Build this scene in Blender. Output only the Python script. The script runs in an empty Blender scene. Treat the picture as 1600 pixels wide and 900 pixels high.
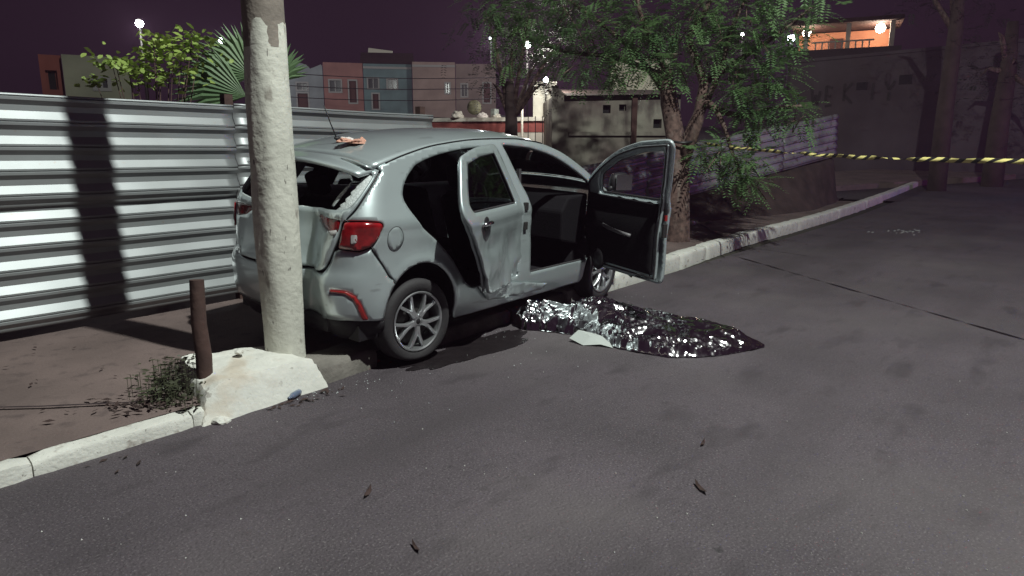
import bpy, bmesh, math, random
import numpy as np
from mathutils import Vector, Matrix, noise
from mathutils.geometry import delaunay_2d_cdt

rnd = random.Random(7)
SC = bpy.context.scene
COL = SC.collection
R = math.radians

# ------------------------------------------------------------------ camera
cam_d = bpy.data.cameras.new('camera'); cam = bpy.data.objects.new('camera', cam_d); COL.objects.link(cam)
HEAD, PITCH, CAMH, FPX = R(39), R(11.4), 1.5, 1080.0
cam.location = (0, 0, CAMH)
cam.rotation_euler = (R(90) - PITCH, 0, HEAD - R(90))
cam_d.sensor_width = 36; cam_d.lens = 36 * FPX / 1600
cam_d.clip_start = 0.05; cam_d.clip_end = 600
SC.camera = cam

# ------------------------------------------------------------------ night sky
world = bpy.data.worlds.new('World'); SC.world = world; world.use_nodes = True
bg = world.node_tree.nodes['Background']
bg.inputs['Color'].default_value = (0.75, 0.36, 0.72, 1); bg.inputs['Strength'].default_value = 0.0155

SC.view_settings.view_transform = 'Standard'; SC.view_settings.look = 'None'
SC.view_settings.exposure = 0.0; SC.view_settings.gamma = 1.0
SC.render.engine = 'CYCLES'
SC.cycles.use_denoising = True
SC.cycles.max_bounces = 6; SC.cycles.volume_bounces = 0; SC.cycles.transparent_max_bounces = 12
SC.cycles.sample_clamp_indirect = 6.0
SC.cycles.caustics_reflective = False; SC.cycles.caustics_refractive = False
KEY = dict(loc=(3.32, -1.45, 9.6), power=5500, color=(0.93, 1.0, 0.93))
HAZE_DENSITY = 0.0011

# ------------------------------------------------------------------ pixel -> world helpers (survey of the place)
def ray(x, y):
    a = x - 800; d = y - 450
    fw = FPX * math.cos(PITCH) - d * math.sin(PITCH); dn = FPX * math.sin(PITCH) + d * math.cos(PITCH)
    c, s = math.cos(HEAD), math.sin(HEAD)
    return Vector((fw * c + a * s, fw * s - a * c, -dn))
def at(x, y, z=0.0):
    r = ray(x, y); return r * ((z - CAMH) / r.z) + Vector((0, 0, CAMH))
def far(x, y, D):
    r = ray(x, y); return r * (D / math.hypot(r.x, r.y)) + Vector((0, 0, CAMH))
def smooth(t):
    t = max(0.0, min(1.0, t)); return t * t * (3 - 2 * t)

# ------------------------------------------------------------------ materials
MATS = {}
def mat(name, color, rough=0.7, metal=0.0, spec=0.5, coat=0.0, emit=None, estr=0.0, vary=0.0, vscale=4.0, vcol=None, bump=0.0, bscale=40.0, detail=6.0, objspace=True):
    m = bpy.data.materials.new(name); m.use_nodes = True
    nt = m.node_tree; b = nt.nodes['Principled BSDF']
    b.inputs['Base Color'].default_value = (*color, 1); b.inputs['Roughness'].default_value = rough
    b.inputs['Metallic'].default_value = metal; b.inputs['Specular IOR Level'].default_value = spec
    b.inputs['Coat Weight'].default_value = coat; b.inputs['Coat Roughness'].default_value = 0.06
    if emit:
        b.inputs['Emission Color'].default_value = (*emit, 1); b.inputs['Emission Strength'].default_value = estr
    tc = nt.nodes.new('ShaderNodeTexCoord')
    if vary > 0 or vcol:
        n = nt.nodes.new('ShaderNodeTexNoise'); n.inputs['Scale'].default_value = vscale; n.inputs['Detail'].default_value = detail
        nt.links.new(tc.outputs['Object'], n.inputs['Vector'])
        r = nt.nodes.new('ShaderNodeValToRGB'); r.color_ramp.elements[0].position = 0.35; r.color_ramp.elements[1].position = 0.68
        c2 = vcol if vcol else tuple(c * (1 - vary) for c in color)
        r.color_ramp.elements[0].color = (*c2, 1); r.color_ramp.elements[1].color = (*color, 1)
        nt.links.new(n.outputs['Fac'], r.inputs['Fac']); nt.links.new(r.outputs['Color'], b.inputs['Base Color'])
    if bump > 0:
        n2 = nt.nodes.new('ShaderNodeTexNoise'); n2.inputs['Scale'].default_value = bscale; n2.inputs['Detail'].default_value = 5
        nt.links.new(tc.outputs['Object'], n2.inputs['Vector'])
        bp = nt.nodes.new('ShaderNodeBump'); bp.inputs['Strength'].default_value = bump; bp.inputs['Distance'].default_value = 0.01
        nt.links.new(n2.outputs['Fac'], bp.inputs['Height']); nt.links.new(bp.outputs['Normal'], b.inputs['Normal'])
    MATS[name] = m
    return m

def add_layer(m, scale, lo, hi, color, detail=4.0, kind='noise', fac=1.0, stretch=(1, 1, 1)):
    """mix another colour into the base colour where a texture passes lo..hi"""
    nt = m.node_tree; b = nt.nodes['Principled BSDF']
    tc = nt.nodes.new('ShaderNodeTexCoord'); mp = nt.nodes.new('ShaderNodeMapping'); mp.inputs['Scale'].default_value = stretch
    nt.links.new(tc.outputs['Object'], mp.inputs['Vector'])
    if kind == 'noise':
        t = nt.nodes.new('ShaderNodeTexNoise'); t.inputs['Detail'].default_value = detail; o = t.outputs['Fac']
    else:
        t = nt.nodes.new('ShaderNodeTexVoronoi'); o = t.outputs['Distance']
    t.inputs['Scale'].default_value = scale; nt.links.new(mp.outputs['Vector'], t.inputs['Vector'])
    mr = nt.nodes.new('ShaderNodeMapRange'); mr.inputs['From Min'].default_value = lo; mr.inputs['From Max'].default_value = hi
    mr.inputs['To Max'].default_value = fac
    nt.links.new(o, mr.inputs['Value'])
    mx = nt.nodes.new('ShaderNodeMix'); mx.data_type = 'RGBA'
    src = b.inputs['Base Color']
    if src.is_linked: nt.links.new(src.links[0].from_socket, mx.inputs['A'])
    else: mx.inputs['A'].default_value = src.default_value
    mx.inputs['B'].default_value = (*color, 1)
    nt.links.new(mr.outputs['Result'], mx.inputs['Factor']); nt.links.new(mx.outputs['Result'], src)

asphalt = mat('asphalt', (0.088, 0.070, 0.083), 0.74, vary=0.35, vscale=0.9, bump=1.0, bscale=75)
add_layer(asphalt, 95, 0.56, 0.70, (0.19, 0.17, 0.175), detail=2, fac=0.65)
add_layer(asphalt, 70, 0.42, 0.28, (0.022, 0.018, 0.021), detail=2, fac=0.75)
add_layer(asphalt, 16, 0.55, 0.72, (0.045, 0.036, 0.041), fac=0.55)
add_layer(asphalt, 3.2, 0.57, 0.70, (0.042, 0.033, 0.039), fac=0.75, stretch=(0.5, 1.3, 1))
add_layer(asphalt, 1.1, 0.50, 0.68, (0.050, 0.040, 0.046), fac=0.7, stretch=(0.13, 1, 1))
add_layer(asphalt, 0.5, 0.50, 0.66, (0.115, 0.098, 0.102), fac=0.55)
add_layer(asphalt, 7, 0.70, 0.76, (0.02, 0.017, 0.019), detail=5, fac=0.8)
paving = mat('sidewalk_cement', (0.20, 0.145, 0.135), 0.85, vary=0.35, vscale=1.6, bump=0.5, bscale=55)
add_layer(paving, 9, 0.56, 0.72, (0.07, 0.05, 0.05), fac=0.6)
add_layer(paving, 130, 0.62, 0.74, (0.24, 0.2, 0.18), detail=2, fac=0.5)
soil = mat('dark_soil', (0.075, 0.05, 0.045), 0.95, vary=0.5, vscale=3, bump=0.8, bscale=20)
grassland = mat('dry_ground', (0.05, 0.045, 0.035), 0.95, vary=0.4, vscale=0.6)
whitepaint = mat('kerb_paint', (0.70, 0.69, 0.64), 0.75, vary=0.18, vscale=5, bump=0.5, bscale=45)
add_layer(whitepaint, 14, 0.60, 0.70, (0.30, 0.26, 0.23), fac=0.75)
add_layer(whitepaint, 60, 0.66, 0.72, (0.14, 0.12, 0.11), detail=3, fac=0.7)
polepaint = mat('lime_wash', (0.66, 0.65, 0.58), 0.8, vary=0.16, vscale=6, bump=0.7, bscale=22)
add_layer(polepaint, 11, 0.63, 0.71, (0.28, 0.25, 0.22), fac=0.8, stretch=(1, 1, 0.5))
add_layer(polepaint, 42, 0.68, 0.73, (0.10, 0.085, 0.08), detail=3, fac=0.8, stretch=(1, 1, 0.35))
poleconc = mat('pole_concrete', (0.27, 0.23, 0.20), 0.9, vary=0.3, vscale=6, bump=0.6, bscale=30)
galv = mat('galvanised_sheet', (0.34, 0.355, 0.365), 0.48, metal=0.5, vary=0.16, vscale=2.0)
add_layer(galv, 3.2, 0.58, 0.74, (0.27, 0.27, 0.28), fac=0.5, stretch=(0.5, 1, 2))
add_layer(galv, 26, 0.69, 0.76, (0.30, 0.22, 0.18), detail=3, fac=0.5)
oldsheet = mat('weathered_sheet', (0.36, 0.35, 0.37), 0.55, metal=0.3, vary=0.45, vscale=2.2)
add_layer(oldsheet, 5, 0.58, 0.66, (0.12, 0.07, 0.055), fac=0.7)
wood = mat('dark_wood', (0.085, 0.045, 0.038), 0.85, vary=0.4, vscale=9, bump=0.6, bscale=25)
paint = mat('silver_car_paint', (0.58, 0.655, 0.67), 0.31, metal=0.55, coat=1.0)
add_layer(paint, 5, 0.55, 0.75, (0.46, 0.52, 0.54), fac=0.35)
add_layer(paint, 9, 0.64, 0.72, (0.27, 0.29, 0.30), detail=6, fac=0.45, stretch=(.35, 1, 2.2))
jamb = mat('door_jamb_paint', (0.48, 0.54, 0.56), 0.42, metal=0.4, coat=0.3)
blackpl = mat('black_plastic', (0.018, 0.016, 0.019), 0.5, spec=0.3, bump=0.2, bscale=90)
rubber = mat('tyre_rubber', (0.03, 0.027, 0.03), 0.75, bump=0.25, bscale=60)
trimcloth = mat('interior_trim', (0.010, 0.009, 0.011), 0.85, spec=0.12, bump=0.3, bscale=80)
headliner = mat('headliner', (0.07, 0.065, 0.068), 0.9)
alloy = mat('alloy_rim', (0.62, 0.63, 0.65), 0.28, metal=0.85)
drum = mat('brake_drum', (0.05, 0.045, 0.045), 0.6, metal=0.5)
chrome = mat('chrome', (0.75, 0.76, 0.78), 0.15, metal=1.0)
redlens = mat('red_lamp_lens', (0.34, 0.012, 0.016), 0.14, coat=1.0, vary=0.5, vscale=18)
clearlens = mat('clear_lamp_lens', (0.45, 0.43, 0.43), 0.12, coat=1.0)
redrefl = mat('red_reflector', (0.30, 0.02, 0.02), 0.25, coat=0.6)
shardm = mat('shattered_glass', (0.62, 0.66, 0.66), 0.3, vary=0.3, vscale=60, bump=0.6, bscale=120)
peach = mat('peach_fabric', (0.60, 0.32, 0.24), 0.8, vary=0.25, vscale=14)
palecloth = mat('pale_fabric', (0.62, 0.56, 0.54), 0.75)
foil = mat('foil', (0.84, 0.83, 0.84), 0.12, metal=1.0)
foilpale = mat('foil_pale', (0.55, 0.58, 0.56), 0.45, metal=0.2)
bark = mat('bark', (0.17, 0.105, 0.09), 0.9, vary=0.65, vscale=14, bump=1.0, bscale=26)
add_layer(bark, 9, 0.56, 0.70, (0.32, 0.26, 0.23), fac=0.45, stretch=(1, 1, .4))
def leafmat(name, c1, c2, trans=0.25):
    m = mat(name, c1, 0.55, vcol=c2, vscale=1.4)
    b = m.node_tree.nodes['Principled BSDF']; nt = m.node_tree
    tr = nt.nodes.new('ShaderNodeBsdfTranslucent'); tr.inputs['Color'].default_value = (*c1, 1)
    mx = nt.nodes.new('ShaderNodeMixShader'); mx.inputs[0].default_value = trans
    out = nt.nodes['Material Output']
    nt.links.new(b.outputs[0], mx.inputs[1]); nt.links.new(tr.outputs[0], mx.inputs[2]); nt.links.new(mx.outputs[0], out.inputs['Surface'])
    return m
leaf = leafmat('tree_leaf', (0.18, 0.30, 0.12), (0.10, 0.19, 0.08), 0.4)
leafbright = leafmat('shrub_leaf', (0.42, 0.52, 0.13), (0.24, 0.36, 0.09))
palmleaf = leafmat('palm_leaf', (0.20, 0.30, 0.15), (0.12, 0.20, 0.10))
weedleaf = leafmat('weed_leaf', (0.075, 0.085, 0.045), (0.05, 0.045, 0.035))
darkleaf = leafmat('far_leaf', (0.04, 0.05, 0.035), (0.025, 0.03, 0.025))
def glassmat(name, tint, gloss=(0.9, 0.9, 0.9)):
    m = bpy.data.materials.new(name); m.use_nodes = True; nt = m.node_tree
    nt.nodes.remove(nt.nodes['Principled BSDF']); out = nt.nodes['Material Output']
    t = nt.nodes.new('ShaderNodeBsdfTransparent'); t.inputs[0].default_value = (*tint, 1)
    g = nt.nodes.new('ShaderNodeBsdfGlossy'); g.inputs['Color'].default_value = (*gloss, 1); g.inputs['Roughness'].default_value = 0.03
    f = nt.nodes.new('ShaderNodeFresnel'); f.inputs[0].default_value = 1.5
    mx = nt.nodes.new('ShaderNodeMixShader')
    nt.links.new(f.outputs[0], mx.inputs[0]); nt.links.new(t.outputs[0], mx.inputs[1]); nt.links.new(g.outputs[0], mx.inputs[2]); nt.links.new(mx.outputs[0], out.inputs['Surface'])
    return m
glass = glassmat('tinted_glass', (0.12, 0.125, 0.13))
clearglass = glassmat('clear_glass', (0.8, 0.82, 0.82))
def emis(name, c, s):
    return mat(name, (0.8, 0.8, 0.8), 0.5, emit=c, estr=s)
lampwhite = emis('lamp_white', (0.92, 1.0, 0.98), 60)
lampcool = emis('lamp_cool', (0.75, 0.85, 1.0), 30)
lampwarm = emis('lamp_warm', (1.0, 0.86, 0.70), 30)
plaster = lambda n, c, v=0.3: mat(n, c, 0.9, vary=v, vscale=0.9, bump=0.3, bscale=8)

# ------------------------------------------------------------------ mesh helpers
def link(o, parent=None):
    COL.objects.link(o)
    if parent: o.parent = parent
    return o
def mesh(name, verts, faces, m, parent=None, shade=False, loc=None):
    me = bpy.data.meshes.new(name); me.from_pydata([tuple(v) for v in verts], [], faces)
    me.update()
    if shade: me.polygons.foreach_set('use_smooth', [True] * len(me.polygons))
    if m: me.materials.append(m)
    o = bpy.data.objects.new(name, me)
    if loc is not None: o.location = loc
    return link(o, parent)
def tag(o, label=None, cat=None, group=None, kind=None):
    if label: o['label'] = label
    if cat: o['category'] = cat
    if group: o['group'] = group
    if kind: o['kind'] = kind
    return o
def empty(name, loc=(0, 0, 0), rz=0.0, label=None, cat=None, group=None):
    o = bpy.data.objects.new(name, None); o.location = loc; o.rotation_euler = (0, 0, rz); o.empty_display_size = 0.2
    link(o); tag(o, label, cat, group); return o
class MB:
    def __init__(s): s.v = []; s.f = []
    def add(s, vs, fs):
        k = len(s.v); s.v += [Vector(v) for v in vs]; s.f += [tuple(i + k for i in f) for f in fs]; return s
    def box(s, a, b, M=None):
        x0, y0, z0 = a; x1, y1, z1 = b
        vs = [Vector(p) for p in ((x0,y0,z0),(x1,y0,z0),(x1,y1,z0),(x0,y1,z0),(x0,y0,z1),(x1,y0,z1),(x1,y1,z1),(x0,y1,z1))]
        if M: vs = [M @ v for v in vs]
        return s.add(vs, [(0,3,2,1),(4,5,6,7),(0,1,5,4),(1,2,6,5),(2,3,7,6),(3,0,4,7)])
    def tube(s, pts, rad, n=8, cap=True):
        pts = [Vector(p) for p in pts]
        rads = rad if isinstance(rad, (list, tuple)) else [rad] * len(pts)
        rings = []; up = None
        for i, p in enumerate(pts):
            d = (pts[min(i + 1, len(pts) - 1)] - pts[max(i - 1, 0)]).normalized()
            if up is None: up = d.orthogonal().normalized()
            a = (up - d * up.dot(d)).normalized(); up = a; b = d.cross(a)
            rings.append([p + (a * math.cos(t) + b * math.sin(t)) * rads[i] for t in [2 * math.pi * j / n for j in range(n)]])
        vs = [v for r in rings for v in r]; fs = []
        for i in range(len(pts) - 1):
            for j in range(n): fs.append((i * n + j, i * n + (j + 1) % n, (i + 1) * n + (j + 1) % n, (i + 1) * n + j))
        if cap: fs += [tuple(range(n))[::-1], tuple((len(pts) - 1) * n + j for j in range(n))]
        return s.add(vs, fs)
    def lathe(s, prof, n=32, axis='z', M=None):
        vs = []; fs = []
        for r, h in prof:
            for j in range(n):
                t = 2 * math.pi * j / n; a, b = r * math.cos(t), r * math.sin(t)
                vs.append(Vector((a, b, h)) if axis == 'z' else Vector((a, h, b)))
        if M: vs = [M @ v for v in vs]
        for i in range(len(prof) - 1):
            for j in range(n): fs.append((i * n + j, i * n + (j + 1) % n, (i + 1) * n + (j + 1) % n, (i + 1) * n + j))
        return s.add(vs, fs)
    def build(s, name, m, parent=None, shade=False, loc=None, bevel=0.0):
        o = mesh(name, s.v, s.f, m, parent, shade, loc)
        if bevel:
            bm = bmesh.new(); bm.from_mesh(o.data); bmesh.ops.recalc_face_normals(bm, faces=bm.faces); bm.to_mesh(o.data); bm.free()
            md = o.modifiers.new('bevel', 'BEVEL'); md.width = bevel; md.segments = 2; md.limit_method = 'ANGLE'
        return o
def fixn(o):
    bm = bmesh.new(); bm.from_mesh(o.data); bmesh.ops.recalc_face_normals(bm, faces=bm.faces); bm.to_mesh(o.data); bm.free(); return o
def autosmooth(o, deg=35):
    me = o.data; me.polygons.foreach_set('use_smooth', [True] * len(me.polygons))
    bm = bmesh.new(); bm.from_mesh(me)
    for e in bm.edges: e.smooth = not (len(e.link_faces) == 2 and e.calc_face_angle(0) > R(deg))
    bm.to_mesh(me); bm.free(); return o
def nz(x, y, z=0.0): return noise.noise(Vector((x, y, z)))

# ================================================================== SETTING
def gz(x, y):
    return 3.4 * smooth((y - 9) / 34) * smooth((x + 10) / 25 + 0.4) + 1.1 * smooth((x - 14) / 36)
def sheet(name, xs, ys, zoff, m, zf=gz, jag=None):
    vs = []; nx, ny = len(xs), len(ys)
    for x in xs:
        for y in ys: vs.append((x, y, zf(x, y) + zoff))
    fs = [(i * ny + j, (i + 1) * ny + j, (i + 1) * ny + j + 1, i * ny + j + 1) for i in range(nx - 1) for j in range(ny - 1)]
    return mesh(name, vs, fs, m, shade=True)
lin = lambda a, b, n: [a + (b - a) * i / (n - 1) for i in range(n)]
tag(sheet('terrain', lin(-60, 140, 101), lin(-60, 140, 101), -0.06, grassland), kind='structure')
def kerb_y(x): return 3.60 + (0.0 if x < 2.6 else 0.062 * min(x - 2.6, 8.5) * 0.85)
# road: from the far side to under the kerb
tag(sheet('road', lin(-12, 90, 120), lin(-14, 3.0, 12) + [3.75], 0.0, asphalt, zf=lambda x, y: gz(x, 0) + (0.0)), kind='structure')
# far junction: asphalt of the side street
tag(sheet('side_street', lin(21, 36, 16), lin(3.7, 14, 10), 0.004, asphalt), kind='structure')
# sidewalk with real step
def walk():
    vs = []; fs = []; xs = lin(-8, 19.5, 56)
    for x in xs:
        k = kerb_y(x)
        for y in [k + 0.08] + lin(k + 0.25, 6.5, 12):
            vs.append((x, y, gz(x, y) + 0.095 + 0.012 * nz(x * 1.3, y * 1.3)))
    ny = 13
    fs = [(i * ny + j, (i + 1) * ny + j, (i + 1) * ny + j + 1, i * ny + j + 1) for i in range(len(xs) - 1) for j in range(ny - 1)]
    return mesh('sidewalk', vs, fs, paving, shade=True)
tag(walk(), kind='structure')
def soilpatch():
    xs = lin(-8, 24, 65); ys = lin(6.4, 12, 12); vs = []
    for x in xs:
        for y in ys: vs.append((x, y, gz(x, y) + 0.06 + 0.45 * smooth((x - 9.5) / 6) * smooth((y - 6.2) / 1.5) + 0.05 * nz(x, y)))
    ny = 12
    return mesh('soil_bank', vs, [(i * ny + j, (i + 1) * ny + j, (i + 1) * ny + j + 1, i * ny + j + 1) for i in range(64) for j in range(ny - 1)], soil, shade=True)
tag(soilpatch(), kind='structure')
far_walk = [at(1250, 287, 0.3), at(1310, 276, 0.45), at(1440, 268, 0.55), at(1570, 259, 0.7)]
def farwalk():
    vs = []; a = far(1300, 272, 24); b = far(1590, 258, 30)
    n = 14; up = Vector((0, 0, 1)); d = (b - a).normalized(); nrm = Vector((-d.y, d.x, 0)).normalized()
    for i in range(n):
        p = a.lerp(b, i / (n - 1)); base = gz(p.x, p.y)
        for off, h in ((0, 0.0), (0, 0.17), (0.2, 0.19), (4.5, 0.3)):
            q = p + nrm * off; vs.append((q.x, q.y, gz(p.x, p.y) + h))
    return mesh('far_sidewalk', vs, [(i * 4 + j, (i + 1) * 4 + j, (i + 1) * 4 + j + 1, i * 4 + j + 1) for i in range(n - 1) for j in range(3)], paving)
tag(farwalk(), kind='structure')

# kerb of single white stones
kerb = bpy.data.objects.new('kerb', None); link(kerb); tag(kerb, kind='structure')
def kerb_stone(x0, x1, h, w, seed, lift=0.0, m=whitepaint, dy=0.0, name='kerb_stone'):
    n = max(3, int((x1 - x0) / 0.06)); vs = []
    prof = [(0.0, -0.05), (0.0, h * 0.72), (0.012, h * 0.93), (0.03, h), (w * 0.6, h + 0.008), (w - 0.02, h), (w, h - 0.02), (w, -0.05)]
    for i in range(n):
        x = x0 + (x1 - x0) * i / (n - 1)
        e = 0.012 if i in (0, n - 1) else 0.0
        for (o, z) in prof:
            j = 0.010 * nz(x * 6 + seed, o * 30, z * 30)
            j2 = 0.014 * min(0, nz(x * 3.1 + seed * 2, z * 9, o * 12) + 0.1)
            vs.append((x, kerb_y(x) + dy + o + (e if o < w / 2 else -e) + j, gz(x, 3.6) + lift + max(z - e, -0.05) + j2 + j * 0.4))
    k = len(prof); fs = [(i * k + j, i * k + j + 1, (i + 1) * k + j + 1, (i + 1) * k + j) for i in range(n - 1) for j in range(k - 1)]
    fs += [tuple(range(k)), tuple((n - 1) * k + j for j in range(k))[::-1]]
    o = mesh(name, vs, fs, m, kerb); fixn(o); autosmooth(o, 40); return o
xk = -4.0; i = 0
while xk < 1.7:
    ln = rnd.uniform(0.75, 0.95); kerb_stone(xk, min(xk + ln - 0.006, 1.76), 0.085, 0.125, i * 3.7); xk += ln; i += 1
concdirty = mat('bare_kerb_concrete', (0.22, 0.20, 0.18), 0.9, vary=0.4, vscale=6, bump=0.6, bscale=40)
kerb_stone(2.53, 3.02, 0.14, 0.30, 91, m=concdirty, dy=0.03)
kerb_stone(3.62, 4.6, 0.12, 0.16, 93, m=concdirty, dy=0.03); kerb_stone(4.62, 5.5, 0.12, 0.16, 95, m=concdirty, dy=0.02)
xk = 5.52
for ln in (1.0, 0.9, 0.9, 0.95, 1.55, 1.3, 1.6, 2.9, 2.6, 2.4, 2.6, 2.0):
    kerb_stone(xk, xk + ln - 0.012, 0.15, 0.21, xk * 1.9, lift=rnd.uniform(-0.006, 0.01)); xk += ln
KEND = xk

# thin dark line running from the kerb joint over the road
def crack(name, pts, w, m, z=0.004):
    P = []
    for a, b in zip(pts[:-1], pts[1:]):
        n = max(2, int((b - a).length / 0.09))
        P += [a.lerp(b, k / n) for k in range(n)]
    P.append(pts[-1]); vs = []
    for i, p in enumerate(P):
        d = (P[min(i + 1, len(P) - 1)] - P[max(i - 1, 0)]).normalized(); nn = Vector((-d.y, d.x, 0))
        off = nn * 0.035 * nz(p.x * 2.1, p.y * 2.1, 3); ww = w * (0.6 + 0.8 * abs(nz(p.x * 7, p.y * 7)))
        vs += [p + off + nn * ww, p + off - nn * ww]
    vs = [(v.x, v.y, gz(v.x, 0) + z) for v in vs]
    return mesh(name, vs, [(2 * i, 2 * i + 1, 2 * i + 3, 2 * i + 2) for i in range(len(P) - 1)], m)
tar = mat('crack_and_line', (0.03, 0.018, 0.02), 0.95)
tag(crack('road_line', [at(1157, 386), at(1200, 391), at(1262, 400)], 0.008, tar), kind='structure')
tag(crack('sidewalk_crack', [at(-120, 641, .1), at(60, 639, .1), at(190, 634, .1), at(262, 628, .1)], 0.014, tar, z=0.112), kind='structure')
tag(crack('sidewalk_joint', [at(1096, 352, .1), at(1118, 366, .1), at(1134, 372, .1)], 0.03, tar, z=0.115), kind='structure')

# ================================================================== UTILITY POLE AND ITS BASE
pole = empty('utility_pole', (2.50, 3.97, 0.10), 0, 'white limewashed concrete utility pole jammed against the silver car', 'pole')
def pole_seg(name, z0, z1, m, jagged, lump):
    n = 28; k = max(2, int((z1 - z0) / 0.05)); vs = []
    for i in range(k + 1):
        for j in range(n):
            t = 2 * math.pi * j / n; z = z0 + (z1 - z0) * i / k
            if i == (k if jagged == 'top' else 0) and jagged: z += 0.05 * nz(math.cos(t) * 2.5, math.sin(t) * 2.5, 5) + 0.02 * nz(math.cos(t) * 7, math.sin(t) * 7, 1)
            r = 0.148 - 0.0095 * z + lump * (nz(math.cos(t) * 2, math.sin(t) * 2, z * 1.7) * 0.012 + nz(math.cos(t) * 5, math.sin(t) * 5, z * 4) * 0.006)
            if z < 0.9: r -= 0.018 * smooth((0.9 - z) / 0.9)
            vs.append((r * math.cos(t), r * math.sin(t), z))
    fs = [(i * n + j, i * n + (j + 1) % n, (i + 1) * n + (j + 1) % n, (i + 1) * n + j) for i in range(k) for j in range(n)]
    return mesh(name, vs, fs, m, pole, shade=True)
pole_seg('painted_shaft', 0.0, 2.13, polepaint, 'top', 1.0)
pole_seg('bare_shaft', 2.0, 8.6, poleconc, None, 0.5)
bpy.data.objects['bare_shaft'].scale = (0.985, 0.985, 1)
# concrete block at the foot
def block():
    # rows front -> back; columns left -> right, heights hand surveyed
    cols = 60; rows = 36; vs = []
    for i in range(cols):
        u = i / (cols - 1)
        for j in range(rows):
            v = j / (rows - 1)
            x = 1.70 + 0.86 * u + 0.13 * v * (1 - u) - 0.10 * v * u
            y = 3.555 + 0.60 * v + 0.02 * u
            h = 0.205 + 0.03 * v - 0.085 * smooth((0.22 - u) / 0.22) * (1 - v) - 0.02 * smooth((u - .6) / .4) + 0.05 * smooth((v - .75) / .25) * smooth((0.45 - u) / .3)
            e = min(u / 0.07, (1 - u) / 0.06, v / 0.13, (1 - v) / 0.08)
            h *= min(1, e * .95 + .02)
            nn = nz(x * 5, y * 5) * 0.012 + nz(x * 16, y * 16) * 0.005 + nz(x * 45, y * 45) * 0.003
            front = 0.028 * nz(x * 5, 4.0) * (1 - v)
            vs.append((x + 0.012 * nz(y * 9, x * 3), y + front, max(-0.02, h - 0.01 + (nn if e > 0.3 else nn * 0.5))))
    fs = [(i * rows + j, (i + 1) * rows + j, (i + 1) * rows + j + 1, i * rows + j + 1) for i in range(cols - 1) for j in range(rows - 1)]
    m = mat('block_paint', (0.72, 0.71, 0.66), 0.8, vary=0.12, vscale=6, bump=0.5, bscale=35)
    add_layer(m, 3.0, 0.56, 0.66, (0.50, 0.40, 0.30), fac=0.6)
    add_layer(m, 17, 0.64, 0.72, (0.22, 0.19, 0.17), fac=0.7)
    add_layer(m, 6, 0.55, 0.75, (0.40, 0.36, 0.32), fac=0.5)
    o = mesh('concrete_block', vs, fs, m, shade=True); return autosmooth(o, 24)
tag(block(), 'white painted concrete block at the foot of the utility pole', 'concrete block')
def rock(name, p, r, m, seed, flat=0.6, parent=None):
    bm = bmesh.new(); bmesh.ops.create_icosphere(bm, subdivisions=2, radius=r)
    for v in bm.verts:
        k = 1 + 0.45 * nz(v.co.x / r * 0.9 + seed, v.co.y / r * 0.9, v.co.z / r * 0.9)
        v.co = Vector((v.co.x * k * 1.15, v.co.y * k, v.co.z * k * flat))
    me = bpy.data.meshes.new(name); bm.to_mesh(me); bm.free(); me.materials.append(m)
    o = bpy.data.objects.new(name, me); o.location = p; return link(o, parent)
for k, (px, py, r, lab) in enumerate([(345, 652, .045, 'small broken concrete lump at the block’s left corner'), (318, 640, .06, 'larger broken concrete lump by the wooden stake'), (374, 549, .03, 'little white stone on the back of the concrete block')]):
    p = at(px, py, 0.03 if k < 2 else 0.25); p.z -= .02 if k < 2 else 0
    tag(rock('concrete_lump', p, r, whitepaint, k * 5.0), lab.replace('’', "'"), 'rubble', 'lumps round the pole base')

# leaning wooden stake
stake = MB()
a = at(320, 606, .12); b = Vector((a.x + 0.025, a.y + 0.03, 0.76))
stake.tube([a - Vector((0, 0, .1)), a.lerp(b, .3) + Vector((.008, 0, 0)), a.lerp(b, .6) - Vector((.006, 0, 0)), b], [0.045, 0.046, 0.043, 0.040], 9)
o = stake.build('wooden_stake', wood); autosmooth(o, 50); tag(o, 'short dark wooden stake leaning beside the white block', 'stake')

# ================================================================== CORRUGATED FENCES
def corr_profile(h, period=0.178, depth=0.031):
    pts = []; z = 0.0
    pts.append((0.0, 0.0))
    while z < h - 1e-6:
        for dz, dy in ((0.026, 0.0), (0.060, depth * .96), (0.078, depth), (0.086, depth * .68), (0.091, depth), (0.104, depth), (0.162, 0.0), (0.178, 0.0)):
            zz = z + dz * period / 0.178
            if zz > h: break
            pts.append((zz, dy))
        z += period
    return pts
def corr_sheet(name, x0, x1, z0, h, parent, m, yoff=0.0, wob=0.012, seed=0.0, zslope=0.0, flip=False):
    prof = corr_profile(h); n = max(6, int((x1 - x0) / 0.12)); vs = []
    for i in range(n + 1):
        x = x0 + (x1 - x0) * i / n
        for z, y in prof:
            w = wob * (nz(x * 0.9 + seed, z * 1.4, seed) * 1.5 + nz(x * 2.5 + seed, z * 3) * 0.6)
            vs.append((x, yoff - y + w, z0 + (h - z if flip else z) + zslope * (x - x0) + 0.006 * nz(x * .7, seed)))
    k = len(prof); fs = [(i * k + j, (i + 1) * k + j, (i + 1) * k + j + 1, i * k + j + 1) for i in range(n) for j in range(k - 1)]
    o = mesh(name, vs, fs, m, parent); autosmooth(o, 12)
    md = o.modifiers.new('thick', 'SOLIDIFY'); md.thickness = 0.002
    return o
fence = empty('corrugated_fence', (0, 6.0, 0.10), 0, 'tall galvanised corrugated sheet hoarding behind the utility pole', 'fence')
segs = [(-3.2, 0.3), (0.26, 3.42), (3.38, 5.9)]
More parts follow.
